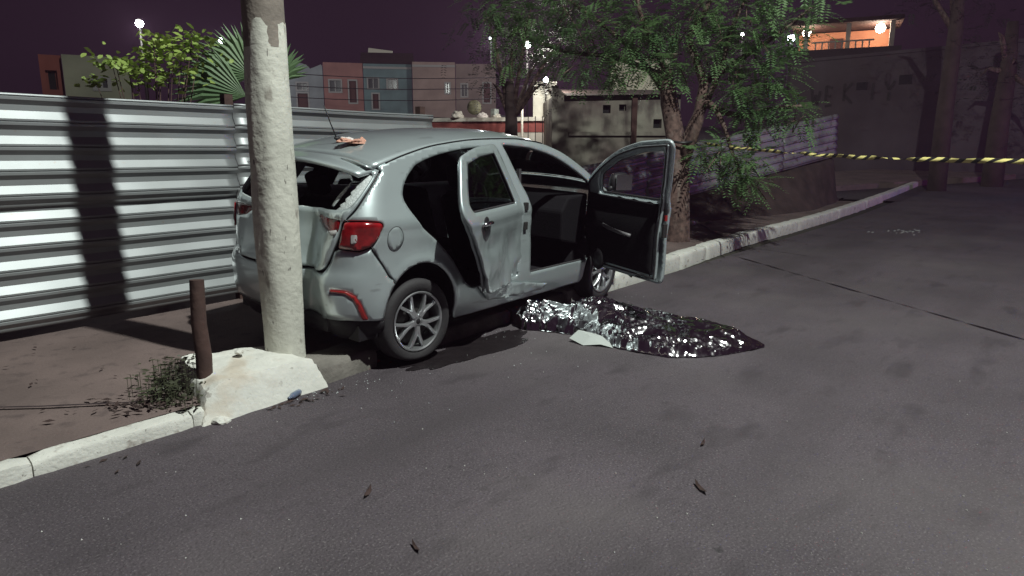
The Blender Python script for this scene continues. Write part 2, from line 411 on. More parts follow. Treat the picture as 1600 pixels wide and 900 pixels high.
for q, (x0, x1) in enumerate(segs):
    yo = 0.012 * (q % 2)
    corr_sheet('lower_sheet', x0, x1, 0.07, 0.98, fence, galv, yo, seed=q * 3.1, zslope=0.0)
    corr_sheet('upper_sheet', x0 + 0.02, x1 - 0.01, 0.98, 0.86 if q else 0.88, fence, galv, yo - 0.012, seed=q * 3.1 + 9, zslope=(-0.004 if q else 0))
for x in (-3.0, -1.0, 1.2, 3.4, 5.8):
    MB().box((x - .04, .04, -.15), (x + .04, .12, 1.88)).build('fence_post', wood, fence)
# fallen, climbing line of older sheets further on
A2 = far(872, 262, 12.2); B2 = far(1308, 216, 19.5)
f2 = empty('leaning_corrugated_fence', (A2.x, A2.y, 0), math.atan2(B2.y - A2.y, B2.x - A2.x), 'old rusty corrugated sheets leaning and rising behind the tree', 'fence')
L2 = math.hypot(B2.x - A2.x, B2.y - A2.y); zs = (1.26 - 0.02) / L2
for q in range(4):
    x0 = L2 * q / 4 - 0.05; x1 = L2 * (q + 1) / 4
    o = corr_sheet('old_sheet', x0, x1, 0.06 + zs * x0, 1.06, f2, oldsheet, 0.014 * (q % 2), 0.02, q * 7.7 + 1, zslope=zs)
for q in range(5):
    x = L2 * q / 4; x = min(max(x, .1), L2 - .1)
    MB().box((x - .035, .06, -.3), (x + .035, .13, 1.0 + zs * x)).build('fence_post', wood, f2)
def mound():
    vs = []; n = 40; ms = [(-.78, 0), (-.6, .2), (-.38, .55), (-.18, .85), (-.03, 1.0), (.6, 1.05), (2.5, .8), (4.5, 0)]
    c, s_ = math.cos(f2.rotation_euler.z), math.sin(f2.rotation_euler.z)
    for i in range(n):
        x = -.5 + (L2 + 2.6) * i / (n - 1); hh = .0 + zs * min(max(0, x), L2) * smooth((L2 + 2.1 - x) / 2.1)
        for (y, k) in ms:
            if y < 0: y *= 1 - .75 * smooth((x - L2 + 2.5) / 2.5)
            y += .9 * smooth((x - L2 + .5) / 2.6)
            X, Y = A2.x + c * x - s_ * y * (.35 + .65 * smooth(x / 3)), A2.y + s_ * x + c * y * (.35 + .65 * smooth(x / 3))
            vs.append((X, Y, gz(X, Y) * (1 - k) + .05 + hh * k * .98 + .07 * nz(X * 1.7, Y * 1.7) * k))
    m_ = len(ms)
    return mesh('earth_mound', vs, [(i * m_ + j, (i + 1) * m_ + j, (i + 1) * m_ + j + 1, i * m_ + j + 1) for i in range(n - 1) for j in range(m_ - 1)], soil, shade=True)
tag(mound(), kind='structure')

# ================================================================== THE CAR
def tabf(tab):
    X = [t[0] for t in tab]; Y = [t[1] for t in tab]; n = len(X)
    d = [(Y[i + 1] - Y[i]) / (X[i + 1] - X[i]) for i in range(n - 1)]
    m = [d[0]] + [0 if d[i - 1] * d[i] <= 0 else 2 * d[i - 1] * d[i] / (d[i - 1] + d[i]) for i in range(1, n - 1)] + [d[-1]]
    def f(x):
        if x <= X[0]: return Y[0]
        if x >= X[-1]: return Y[-1]
        i = 0
        while x > X[i + 1]: i += 1
        h = X[i + 1] - X[i]; t = (x - X[i]) / h
        return (Y[i] * (1 + 2 * t) * (1 - t) ** 2 + m[i] * h * t * (1 - t) ** 2 + Y[i + 1] * t * t * (3 - 2 * t) + m[i + 1] * h * t * t * (t - 1))
    return f
WN = 0.86
Wz = tabf([(0.12, .78), (0.22, .815), (.32, .842), (.48, .856), (.62, .852), (.72, .850), (.84, .862), (.93, .852), (1.0, .822), (1.08, .785), (1.2, .735), (1.38, .655), (1.46, .60), (1.52, .53)])
XR = tabf([(0.15, .14), (.28, .05), (.42, 0.01), (.58, 0.0), (.66, .035), (.78, .055), (.95, .075), (1.03, .11), (1.2, .215), (1.38, .325), (1.5, .40)])
XF = tabf([(0.15, 3.86), (.3, 3.95), (.5, 4.0), (.65, 3.98), (.78, 3.93), (.9, 3.86), (1.5, 3.4)])
RRz = tabf([(0.2, .34), (.6, .34), (.95, .27), (1.1, .23), (1.4, .18)])
ZS = tabf([(0.15, 1.225), (0.25, 1.245), (0.36, 1.272), (.6, 1.33), (1.0, 1.40), (1.5, 1.44), (1.9, 1.447), (2.2, 1.428), (2.5, 1.365), (2.9, 1.195), (3.18, 1.03), (3.3, .962), (3.6, .90), (3.85, .80), (3.95, .72)])
AX0, AX1, AZ, AR = 0.67, 3.19, 0.305, 0.352
POLE_CAR = [0, 0]
def P(q, z, sg=-1):
    xr, xf = XR(z), XF(z); rr = RRz(z)
    if q < 2.0:
        d = q - xr
        if d >= rr: x, y = q, WN
        elif d <= -rr: x, y = xr, WN + d
        else:
            t = (d + rr) / (2 * rr); x = xr + t * t * rr; y = WN - rr * (1 - t) ** 2
    else:
        rr = 0.5; d = xf - q
        if d >= rr: x, y = q, WN
        elif d <= -rr: x, y = xf, WN + d
        else:
            t = (d + rr) / (2 * rr); x = xf - t * t * rr; y = WN - rr * (1 - t) ** 2
    yn = y / WN
    y = yn * Wz(z) * (1 - 0.05 * abs((x - 2) / 2) ** 4)
    if x < xr + 0.7: x += 0.085 * yn * yn * max(0, 1 - (x - xr) / 0.7) ** 2
    if x > xf - 0.9: x -= 0.14 * yn * yn * max(0, 1 - (xf - x) / 0.9) ** 2
    if yn > 0.9:
        y -= 0.012 * smooth((.915 - z) / .04) * smooth((z - .62) / .2)
        for ax in (AX0, AX1):
            r = math.hypot(x - ax, z - AZ)
            y += 0.014 * math.exp(-((r - 0.37) / 0.035) ** 2)
    p = Vector((x, sg * y, z))
    return dent(p)
def dent(p):
    # the pole pushed the tail in, right of the middle
    w = math.exp(-((p.y - POLE_Y) / 0.16) ** 2)
    if p.x < 0.6:
        push = 0.12 * w * smooth((0.6 - p.x) / 0.5) * smooth((1.25 - p.z) / 0.4)
        p = Vector((p.x + push, p.y, p.z))
        k = smooth((0.5 - p.x) / 0.4) * smooth((1.0 - p.z) / 0.3) * smooth(1 - abs(p.y - POLE_Y) / 0.5)
        p.x += 0.03 * k * nz(p.y * 7, p.z * 7); p.z += 0.02 * k * nz(p.y * 6 + 5, p.z * 6)
    return p
POLE_Y = -0.30
def PM(m, z): # arc coordinate from the rear centre, right side positive
    q = abs(m) - WN + XR(z); return P(q, z, -1 if m >= 0 else 1)
def m2q(m, z): return m - WN + XR(z)
def catmull(pts, n=6):
    out = []
    for i in range(len(pts) - 1):
        p0 = pts[max(i - 1, 0)]; p1 = pts[i]; p2 = pts[i + 1]; p3 = pts[min(i + 2, len(pts) - 1)]
        for k in range(n):
            t = k / n
            out.append(tuple(0.5 * (2 * b + (c - a) * t + (2 * a - 5 * b + 4 * c - d) * t * t + (3 * b - a - 3 * c + d) * t ** 3) for a, b, c, d in zip(p0, p1, p2, p3)))
    out.append(tuple(pts[-1])); return out
def roundpoly(pts, rad=0.04, n=4):
    out = []; N = len(pts)
    for i in range(N):
        a = Vector(pts[i - 1]); b = Vector(pts[i]); c = Vector(pts[(i + 1) % N])
        r1 = min(rad, (a - b).length * 0.45); r2 = min(rad, (c - b).length * 0.45)
        s = b + (a - b).normalized() * r1; e = b + (c - b).normalized() * r2
        for k in range(n + 1):
            t = k / n; v = s * (1 - t) ** 2 + b * 2 * t * (1 - t) + e * t * t; out.append((v.x, v.y))
    return out
def resample(poly, step):
    out = []
    for a, b in zip(poly, poly[1:] + poly[:1]):
        d = math.hypot(b[0] - a[0], b[1] - a[1])
        if d < 1e-5: continue
        n = max(1, int(math.ceil(d / step)))
        out += [(a[0] + (b[0] - a[0]) * k / n, a[1] + (b[1] - a[1]) * k / n) for k in range(n)]
    return out
def inside(P_, poly):
    x, y = P_[:, 0], P_[:, 1]; c = np.zeros(len(P_), bool); a = np.array(poly); b = np.roll(a, -1, 0)
    for (x0, y0), (x1, y1) in zip(a, b):
        if y0 == y1: continue
        t = ((y0 > y) != (y1 > y)) & (x < (x1 - x0) * (y - y0) / (y1 - y0) + x0); c ^= t
    return c
def panel(name, poly, holes, fmap, m, parent, step=0.045, thick=0.0, out=None, offset=-1.0, shade=True, loc=None, smoothdeg=None):
    poly = resample(poly, step); holes = [resample(h, step) for h in holes]
    pts = list(poly); edges = [(i, (i + 1) % len(poly)) for i in range(len(poly))]
    for h in holes:
        k = len(pts); pts += h; edges += [(k + i, k + (i + 1) % len(h)) for i in range(len(h))]
    A = np.array(poly); x0, y0 = A.min(0); x1, y1 = A.max(0); g = []
    r = 0; y = y0 + step * 0.5
    while y < y1:
        x = x0 + (step * 0.5 if r % 2 else step * 0.2)
        while x < x1: g.append((x, y)); x += step
        y += step * 0.87; r += 1
    if g:
        G = np.array(g); ok = inside(G, poly)
        for h in holes: ok &= ~inside(G, h)
        B = np.array(pts)
        G = G[ok]
        if len(G):
            d2 = ((G[:, None, :] - B[None, :, :]) ** 2).sum(2).min(1); G = G[d2 > (step * 0.45) ** 2]
            pts += [tuple(p) for p in G]
    res = delaunay_2d_cdt([Vector(p) for p in pts], edges, [], 0, 1e-6)
    vv, ff = res[0], res[2]
    C = np.array([[sum(vv[i][0] for i in f) / len(f), sum(vv[i][1] for i in f) / len(f)] for f in ff])
    ok = inside(C, poly)
    for h in holes: ok &= ~inside(C, h)
    faces = [tuple(f) for f, o in zip(ff, ok) if o]
    V3 = [fmap(v[0], v[1]) for v in vv]
    # orient outwards
    f = max(faces, key=lambda t: (V3[t[1]] - V3[t[0]]).cross(V3[t[2]] - V3[t[0]]).length)
    s = 0
    for f in faces:
        nrm = (V3[f[1]] - V3[f[0]]).cross(V3[f[2]] - V3[f[0]]); c = (V3[f[0]] + V3[f[1]] + V3[f[2]]) / 3
        o = (c - Vector((2.0, 0, 0.6))) if out is None else Vector(out)
        if out is None: o = Vector((o.x * 0.25 if abs(c.x - 2) < 1.7 else o.x, o.y, o.z * 0.3))
        s += 1 if nrm.dot(o) > 0 else -1
    if s < 0: faces = [t[::-1] for t in faces]
    if loc is not None: V3 = [v - Vector(loc) for v in V3]
    o = mesh(name, V3, faces, m, parent, shade, loc)
    if smoothdeg: autosmooth(o, smoothdeg)
    if thick:
        md = o.modifiers.new('thick', 'SOLIDIFY'); md.thickness = thick; md.offset = offset
    return o
def arc(cx, cz, r, a0, a1, n=14):
    return [(cx + r * math.cos(R(a0 + (a1 - a0) * i / n)), cz + r * math.sin(R(a0 + (a1 - a0) * i / n))) for i in range(n + 1)]
def grow(poly, d):
    A = [Vector(p) for p in poly]; n = len(A); area = sum(A[i - 1].x * A[i].y - A[i].x * A[i - 1].y for i in range(n)); s = 1 if area > 0 else -1
    out = []
    for i in range(n):
        t = (A[(i + 1) % n] - A[i - 1])
        t = t.normalized() if t.length > 1e-9 else Vector((1, 0)); out.append((A[i].x + s * t.y * d, A[i].y - s * t.x * d))
    return out

car = empty('silver_hatchback', (2.56, 4.23, 0.072), R(2.1), 'crashed silver five-door hatchback with its right-hand doors hanging open', 'car')
car.rotation_euler = (R(3.3), 0, R(2.1)); car.scale = (1.02, .90, 1.065)

# ---- outlines in side view (x, z)
rear_open = roundpoly(catmull([(1.79, .41), (1.77, .95), (1.71, 1.13), (1.60, 1.385)], 4) + catmull([(1.54, 1.392), (1.28, 1.378), (1.0, 1.343), (.82, 1.305)], 4) +
                      catmull([(.72, 1.275), (.60, 1.19), (.54, 1.10), (.565, 1.02), (.68, .885), (.85, .765), (.98, .645), (1.07, .53), (1.13, .46)], 4) + [(1.20, .41)], 0.03, 3)
front_open = roundpoly(catmull([(1.95, .41), (1.93, .95), (1.86, 1.13), (1.74, 1.40)], 4) + [(1.78, 1.408)] + catmull([(2.10, 1.388), (2.42, 1.322), (2.72, 1.205), (2.92, 1.10)], 4) +
                       catmull([(2.97, 1.04), (2.985, .85), (2.97, .60), (2.92, .47)], 4) + [(2.84, .41)], 0.03, 3)
edge_tail = [(.99, 1.245), (.945, 1.17), (.885, 1.085), (.82, 1.01), (.745, .955)]
tail_edge_q = [(m2q(a, z), z) for a, z in catmull(edge_tail, 4)]
lamp_outer = [(m2q(.70, .955), .955), (.14, .962), (.275, .952), (.305, .932), (.30, .902), (.255, .838), (.19, .795)]
side_poly = tail_edge_q + [(m2q(.72, .957), .957)] + catmull(lamp_outer[1:], 4) + [(.215, .780), (.31, .68)] + arc(AX0, AZ, AR, 134, -8, 22) + \
    [(1.05, .205), (2.80, .205)] + arc(AX1, AZ, AR, 188, 30, 22) + [(3.66, .55), (3.70, .70), (3.80, .815)] + \
    [(x, ZS(x)) for x in lin(3.76, 0.33, 60)]
win_r = roundpoly([(1.68, 1.00), (1.64, 1.12), (1.54, 1.35), (1.28, 1.335), (1.0, 1.29), (.80, 1.225), (.68, 1.04)], 0.05)
win_f = roundpoly([(1.92, 1.00), (1.80, 1.37), (2.15, 1.345), (2.5, 1.24), (2.83, 1.06), (2.86, 1.00)], 0.04)
def flapless(p): return p
R_side = lambda x, z: P(x, z, -1)
L_side = lambda x, z: P(x, z, 1)
body = panel('body_side', side_poly, [rear_open, front_open], R_side, paint, car, 0.022, thick=0.035)
panel('body_side', side_poly, [win_r, win_f], L_side, paint, car, 0.05, thick=0.02)
for w in (win_r, win_f): panel('side_window', w, [], lambda x, z: P(x, z, 1) * 1.0 + Vector((0, -.012, 0)), clearglass, car, 0.12, out=(0, 1, 0))
# B pillar rebate (sits slightly inboard) and black door seals round the openings
def seal(poly, d, rad, name, inset):
    pts = [P(x, z, -1) + Vector((0, inset, 0)) for x, z in grow(poly, d)]
    pts.append(pts[0]); o = MB().tube(pts, rad, 6, cap=False).build(name, rubber, car, True); return o
seal(rear_open, -0.004, 0.011, 'door_seal', .03); seal(front_open, -0.004, 0.011, 'door_seal', .03)
# fuel flap: thin raised round panel
fl = roundpoly(arc(0.42, 0.835, 0.075, 0, 345, 22), 0.01, 1)
panel('fuel_flap', fl, [], lambda x, z: P(x, z, -1) + Vector((0, -.0015, 0)), paint, car, 0.03, thick=0.004)
ring = [P(x, z, -1) + Vector((0, -.001, 0)) for x, z in grow(fl, .003)]; ring.append(ring[0])
MB().tube(ring, .0018, 5, cap=False).build('flap_gap', blackpl, car, True)

MB().tube([P(x, z, -1) + Vector((-.002, -.002, 0)) for x, z in [(.20, .79), (.235, .755), (.27, .718), (.305, .68), (.36, .612), (.415, .555)]], .0045, 5).build('bumper_seam', blackpl, car, True)
# ---- roof, windscreen, bonnet (height field over x, y)
def cap(name, xs, ny, m, crown, parent=car, dz=0.0, shrink=1.0, thick=0.0, xfun=None):
    vs = []
    for x in xs:
        e = P(max(x, .36), ZS(max(x, .36)) , -1); wy = abs(e.y) * shrink; z0 = ZS(x)
        for j in range(ny + 1):
            v = -1 + 2 * j / ny
            xx = x + (0.10 * v * v if x < .3 else 0.0)
            if xfun: xx = xfun(x, v)
            vs.append((xx, v * wy, z0 + dz + crown(x) * (1 - abs(v) ** 2.6)))
    k = ny + 1
    fs = [(i * k + j, i * k + j + 1, (i + 1) * k + j + 1, (i + 1) * k + j) for i in range(len(xs) - 1) for j in range(ny)]
    o = mesh(name, vs, fs, m, parent, True); fixn(o)
    c = o.data.polygons[len(o.data.polygons) // 2]
    if c.normal.z < 0: o.data.flip_normals()
    if thick:
        md = o.modifiers.new('t', 'SOLIDIFY'); md.thickness = thick; md.offset = -1
    return o
cap('roof', lin(.36, 2.34, 34), 24, paint, lambda x: .058, thick=.02)
cap('spoiler', lin(.15, .355, 7), 24, paint, lambda x: .058 + .012 * smooth((.35 - x) / .2), thick=.022)
cap('headliner', lin(.42, 2.34, 20), 12, headliner, lambda x: .03, dz=-.035, shrink=.97)
cap('windscreen', lin(2.35, 3.14, 14), 16, clearglass, lambda x: .058, dz=-.004)
cap('bonnet', lin(3.15, 3.86, 14), 16, paint, lambda x: .05, thick=.02)
o = cap('windscreen_cowl', lin(2.30, 2.352, 3), 16, blackpl, lambda x: .054, dz=-.002)
o.name = 'windscreen_header'
# dark roof ditch mouldings
for sg in (-1, 1):
    MB().tube([P(x, ZS(x), sg) + Vector((0, 0, .002)) for x in lin(.42, 2.3, 24)], .0055, 5).build('roof_moulding', blackpl, car, True)
# antenna and cloth on the roof come with the car / separately
an = MB().tube([(.60, -.02, 1.385), (.57, -.02, 1.41), (.54, -.02, 1.415)], [.022, .018, .008], 8).build('antenna_foot', blackpl, car, True)
MB().tube([(.565, -.02, 1.40), (.51, -.015, 1.51), (.46, -.01, 1.62)], [.0055, .0045, .0035], 6).build('antenna', blackpl, car, True)

# ---- tail: tailgate, lamps, bumper
tg_half = [(.965, 1.235), (.925, 1.17), (.865, 1.085), (.80, 1.01), (.728, .955), (.69, .92), (.67, .86), (.645, .78), (.60, .69), (.54, .64), (.44, .62)]
tg = catmull(tg_half, 4); tg_poly = [(0, 1.275), (.4, 1.27), (.8, 1.25)] + tg + [(0, .62)]
tg_poly = tg_poly + [(-a, z) for a, z in tg_poly[::-1] if a > 0]
glass_half = [(.40, 1.25), (.80, 1.232), (.92, 1.212), (.885, 1.155), (.82, 1.07), (.755, 1.015), (.68, 1.0), (.30, .985)]
gl = [(0, 1.255)] + glass_half + [(0, .985)]; gl = roundpoly(gl + [(-a, z) for a, z in gl[::-1] if a > 0], .03, 3)
lamp_in = roundpoly([(.690, .945), (.668, .868), (.60, .858), (.45, .880), (.34, .925), (.35, .950)], .02, 3)
def tgmap(m_, z):
    p = PM(m_, z); k = smooth((.95 - z) / .4); return Vector((p.x - .022 * k, p.y, p.z + .012))
tailgate = panel('tailgate', tg_poly, [gl, lamp_in, [(-a, z) for a, z in lamp_in]], tgmap, paint, car, .04, thick=.02)
for s_ in (1, -1):
    panel('inner_tail_lamp', [(s_ * a, z) for a, z in lamp_in], [], lambda a, z: tgmap(a, z) + Vector((.004, 0, 0)), redlens, tailgate, .03, thick=.01)
# pale reversing light inside the inner lamp
panel('reversing_light', roundpoly([(.655, .885), (.655, .858), (.60, .848), (.545, .868)], .012, 2), [], lambda a, z: tgmap(a, z) + Vector((-.004, -.002, 0)), clearlens, tailgate, .02, thick=.006)
# dark cavity behind the gap
panel('tail_frame', [(a * .97 if abs(a) < .6 else a, z) for a, z in tg_poly], [gl], lambda a, z: PM(a, z) + Vector((.06, 0, 0)) - Vector((0, 0, 0)), blackpl, car, .08)
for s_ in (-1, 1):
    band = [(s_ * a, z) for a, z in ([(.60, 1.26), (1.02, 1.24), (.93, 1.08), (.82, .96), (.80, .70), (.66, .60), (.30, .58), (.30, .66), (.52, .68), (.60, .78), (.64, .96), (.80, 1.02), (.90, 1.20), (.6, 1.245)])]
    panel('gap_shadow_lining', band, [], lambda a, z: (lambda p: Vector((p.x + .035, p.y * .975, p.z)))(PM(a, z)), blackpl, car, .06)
# outer lamps
lamp_poly = roundpoly([(m2q(.724, .945), .946), (.13, .953), (.275, .944), (.295, .928), (.29, .903), (.248, .846), (.185, .80), (.08, .778), (m2q(.685, .790), .79), (m2q(.69, .86), .86)], .018, 3)
for sg in (-1, 1):
    def lm(x, z, sg=sg):
        p = P(x, z, sg); return p + Vector((-.010, sg * .010, 0))
    tl = panel('tail_lamp', lamp_poly, [], lm, redlens, car, .025, thick=.03)
    panel('reversing_lens', roundpoly([(-.01, .875), (.06, .875), (.055, .825), (-.01, .82)], .012, 2), [], lambda x, z, lm=lm, sg=sg: lm(x, z) + Vector((-.003, sg * .003, 0)), clearlens if sg < 0 else redlens, tl, .02)
# bumper
M_ = lambda q, z: q + WN - XR(z)
bh = [(0, .612), (.44, .612), (.55, .63), (.61, .69), (.652, .765), (.685, .778)] + [(M_(q, z), z) for q, z in [(.08, .766), (.185, .788), (.207, .772), (.303, .675)] + arc(AX0, AZ, AR, 134.5, 172, 6)] + \
     [(M_(.31, .33), .33), (M_(.20, .335), .335), (.80, .345), (.5, .33), (0, .33)]
bp = bh + [(-a, z) for a, z in bh[::-1] if a > 0]
refl = roundpoly([(M_(-.20, .535), .535), (M_(-.05, .53), .53), (M_(.04, .50), .50), (M_(.10, .44), .44), (M_(.165, .345), .345), (M_(.115, .345), .345), (M_(.06, .43), .43), (M_(.02, .48), .48), (M_(-.06, .517), .517), (M_(-.20, .525), .525)], .006, 2)
bumper = panel('rear_bumper', bp, [refl], PM, paint, car, .04, thick=.012)
panel('bumper_reflector', refl, [], lambda a, z: PM(a, z) + Vector((-.003, -.003, 0)), redrefl, bumper, .02, thick=.01)
lowb = [(0, .345), (.5, .345), (.80, .355), (M_(.20, .345), .345), (M_(.30, .335), .335), (M_(.315, .25), .25), (.7, .20), (0, .20)]
lowb = lowb + [(-a, z) for a, z in lowb[::-1] if a > 0]
panel('bumper_skirt', lowb, [], lambda a, z: PM(a, z) * 1.0 + Vector((.02, 0, 0)), blackpl, car, .06, thick=.01)
# what remains of the rear window: crazed strip along the right edge and loose piece
def gmap(a, z): return PM(a, z) + Vector((.006, 0, 0))
jagged = [(.86, 1.218), (.915, 1.208), (.882, 1.155), (.817, 1.07), (.752, 1.017), (.68, 1.003)]
inner = [(.61, 1.0), (.66, 1.03), (.65, 1.04), (.70, 1.06), (.69, 1.075), (.735, 1.10), (.725, 1.115), (.765, 1.14), (.76, 1.155), (.80, 1.175), (.79, 1.19), (.83, 1.205)]
tailglass = panel('broken_rear_glass', jagged + inner, [], gmap, shardm, car, .02, thick=.004)
panel('glass_shard', [(.52, 1.02), (.55, 1.015), (.60, 1.06), (.65, 1.11), (.69, 1.16), (.675, 1.17), (.64, 1.14), (.57, 1.075)], [], lambda a, z: PM(a, z) + Vector((.05, .03, 0)), shardm, tailglass, .02, thick=.004)
panel('glass_edge', [(-.70, 1.005), (-.3, .982), (.2, .980), (.5, .986), (.66, .998), (.65, 1.01), (.45, .998), (.3, .994), (.2, 1.002), (.05, .99), (-.3, .994), (-.69, 1.02)], [], gmap, shardm, tailglass, .03, thick=.004)

# ---- front end (out of sight, but whole)
fb = [(3.66, .52), (3.70, .69), (3.80, .80), (4.05, .80), (4.70, .78), (4.70, .2), (4.1, .2), (3.56, .22), (3.52, .36)]
for sg in (-1, 1):
    panel('front_bumper', fb, [], lambda x, z, sg=sg: P(x, min(z, .9), sg), paint, car, .06, thick=.012)
    panel('head_lamp', roundpoly([(3.74, .76), (3.84, .79), (4.2, .76), (4.15, .68), (3.82, .66)], .02), [], lambda x, z, sg=sg: P(x, z, sg) + Vector((.012, sg * .012, 0)), clearlens, car, .04)
MB().box((3.95, -.45, .36), (3.99, .45, .56)).build('grille', blackpl, car, bevel=.01)

# ---- underbody, wheel wells, bulkheads
MB().box((.20, -.74, .20), (3.75, .74, .30)).build('floor_pan', blackpl, car)
MB().box((2.98, -.70, .30), (3.02, .70, .96)).build('bulkhead', blackpl, car)
MB().box((.30, -.68, .30), (.34, .68, .60)).build('rear_panel', blackpl, car)
MB().box((.12, -.50, .22), (.32, .50, .34)).build('exhaust_silencer', blackpl, car, bevel=.04)
for ax in (AX0, AX1):
    for sg in (-1, 1):
        vs = []; fs = []; pr_ = arc(ax, AZ, AR - .004, -12, 192, 18)
        for x, z in pr_:
            y = abs(P(x, max(z, .22), -1).y) - .02; vs += [(x, sg * y, z), (x, sg * .52, z)]
        fs = [(2 * i, 2 * i + 1, 2 * i + 3, 2 * i + 2) for i in range(len(pr_) - 1)]
        k = len(vs); vs.append((ax, sg * .52, AZ)); fs += [(2 * i + 1, k, 2 * i + 3) for i in range(len(pr_) - 1)]
        mesh('wheel_well', vs, fs, blackpl, car)
# ---- interior
def seat(x, y, w, back_t=20):
    b = MB(); b.box((x - .02, y - w, .36), (x + .50, y + w, .52)); o1 = b.build('seat_cushion', trimcloth, car, True, bevel=.05)
    Mx = Matrix.Translation((x, y, .46)) @ Matrix.Rotation(R(-back_t), 4, 'Y')
    b = MB(); b.box((-.09, -w, 0), (.06, w, .60), Mx); b.build('seat_back', trimcloth, car, True, bevel=.05)
    b = MB(); b.box((-.06, -.12, .64), (.04, .12, .84), Mx); b.build('head_restraint', trimcloth, car, True, bevel=.04)
seat(1.78, -.37, .24); seat(1.78, .37, .24)
b = MB(); b.box((.92, -.62, .36), (1.42, .62, .53)); b.build('rear_bench', trimcloth, car, True, bevel=.05)
Mx = Matrix.Translation((.92, 0, .46)) @ Matrix.Rotation(R(-22), 4, 'Y')
b = MB(); b.box((-.10, -.62, 0), (.05, .62, .58), Mx); b.build('rear_seat_back', trimcloth, car, True, bevel=.05)
for y in (-.36, .36):
    b = MB(); b.box((-.06, y - .11, .60), (.03, y + .11, .76), Mx); b.build('head_restraint', trimcloth, car, True, bevel=.03)
b = MB(); b.add([(2.62, -.70, .58), (2.62, .70, .58), (2.60, .70, .84), (2.60, -.70, .84), (2.70, .70, .96), (2.70, -.70, .96), (3.02, .70, .98), (3.02, -.70, .98), (3.02, -.7, .5), (3.02, .7, .5)],
              [(0, 1, 2, 3), (3, 2, 4, 5), (5, 4, 6, 7), (0, 8, 9, 1), (0, 3, 5, 7, 8), (1, 9, 6, 4, 2)]); b.build('dashboard', trimcloth, car, bevel=.02)
Ms = Matrix.Translation((2.46, .37, .84)) @ Matrix.Rotation(R(-66), 4, 'Y')
ringp = [Ms @ Vector((.185 * math.cos(t), .185 * math.sin(t), 0)) for t in lin(0, 2 * math.pi, 33)]
b = MB(); b.tube(ringp, .016, 8, False); b.tube([Ms @ Vector((-.17, 0, 0)), Ms @ Vector((.17, 0, 0))], .02, 6); b.tube([Ms @ Vector((0, 0, 0)), Ms @ Vector((0, 0, -.22))], .035, 8); b.build('steering_wheel', blackpl, car, True)
MB().box((1.75, -.1, .30), (2.62, .1, .50)).build('centre_console', blackpl, car, bevel=.03)
o = MB().tube([Vector((1.96, -.66, 1.22)), Vector((1.92, -.72, .55))], .022, 4).build('seat_belt', mat('belt_webbing', (.05, .045, .05), .7), car); o.scale = (1, 1, 1)
# inner pillar trims
panel('pillar_trim', side_poly, [grow(rear_open, .012), grow(front_open, .012), arc(AX0, AZ, .42, 0, 345, 22), arc(AX1, AZ, .42, 0, 345, 22)], lambda x, z: (lambda p: Vector((max(p.x, .12) + (.03 if x < .5 else 0), p.y * .955 + 0, p.z - .01)))(P(x, z, -1)), trimcloth, car, .06, out=(0, 1, 0))

# ---- doors
def door(name, outline, win, hinge, phi, label, dents, sillz):
    hp = P(hinge[0], .75, -1); hx, hy = hinge[0], hp.y + .02
    def f(x, z):
        p = P(x, z, -1); d = 0
        for (cx, cz, rx, rz_, a) in dents: d += a * math.exp(-((x - cx) / rx) ** 2 - ((z - cz) / rz_) ** 2)
        nn = (0.030 * (abs(nz(x * 4.5, z * 3.5, 2)) - .2) + .010 * (abs(nz(x * 11, z * 9, 7)) - .2)) * smooth((.92 - z) / .25) * (1 if phi < 50 else .2)
        return Vector((p.x, p.y - .004 + d + nn, p.z))
    loc = Vector((hx, hy, 0.0))
    out_ = grow(outline, .022)
    o = panel(name, out_, [win], f, paint, car, .025, thick=.022, loc=loc)
    o.data.materials.append(jamb); o.modifiers[-1].material_offset_rim = 1; o.modifiers[-1].material_offset = 1
    o.rotation_euler = (0, R(1.0 if phi > 50 else 0), R(phi)); o.scale = (1.12 if phi > 50 else 1, 1, 1.08 if phi > 50 else 1); o.location.z = -.06 if phi > 50 else 0; o['label'] = label
    # pressed inner shell and its trim
    inner_f = lambda x, z: f(x, z) + Vector((-.0, .085, 0))
    inn = grow(outline, -.035)
    lowp = [p for p in inn]
    sh = panel('inner_shell', grow(outline, -.008), [grow(win, .012)], lambda x, z: f(x, z) + Vector((0, .058 - .030 * smooth((z - .93) / .08), 0)), jamb, o, .04, thick=.018, out=(0, 1, 0), offset=1.0)
    for ch in (sh,): ch.data.transform(Matrix.Translation(-loc))
    # the trim covers the lower door only
    tr_poly = [p for p in grow(outline, -.05) if p[1] < .985]
    t_ = panel('door_trim', tr_poly, [], lambda x, z: f(x, z) + Vector((0, .092 + .02 * smooth((.9 - z) / .1) * smooth((z - .40) / .08), 0)), trimcloth, o, .05, out=(0, 1, 0))
    t_.data.transform(Matrix.Translation(-loc))
    md = t_.modifiers.new('t', 'SOLIDIFY'); md.thickness = .02; md.offset = -1
    # rubber seal round the inside
    pts = [f(x, z) + Vector((0, .080 - .030 * smooth((z - .93) / .08), 0)) - loc for x, z in grow(outline, -.022)]; pts.append(pts[0])
    MB().tube(pts, .007, 6, False).build('door_seal', rubber, o, True)
    wp = [f(x, z) + Vector((0, .01, 0)) - loc for x, z in grow(win, -.004)]; wp.append(wp[0])
    MB().tube(wp, .007, 6, False).build('window_seal', rubber, o, True)
    return o, f, loc
rear_skin = roundpoly(catmull([(1.79, .41), (1.79, .95), (1.73, 1.13), (1.62, 1.385)], 4) + catmull([(1.54, 1.392), (1.20, 1.368), (.93, 1.322)], 4) +
                     catmull([(.90, 1.30), (.79, 1.15), (.715, 1.03), (.735, .955), (.85, .84), (.97, .70), (1.06, .56), (1.12, .47)], 4) + [(1.18, .41)], 0.02, 2)
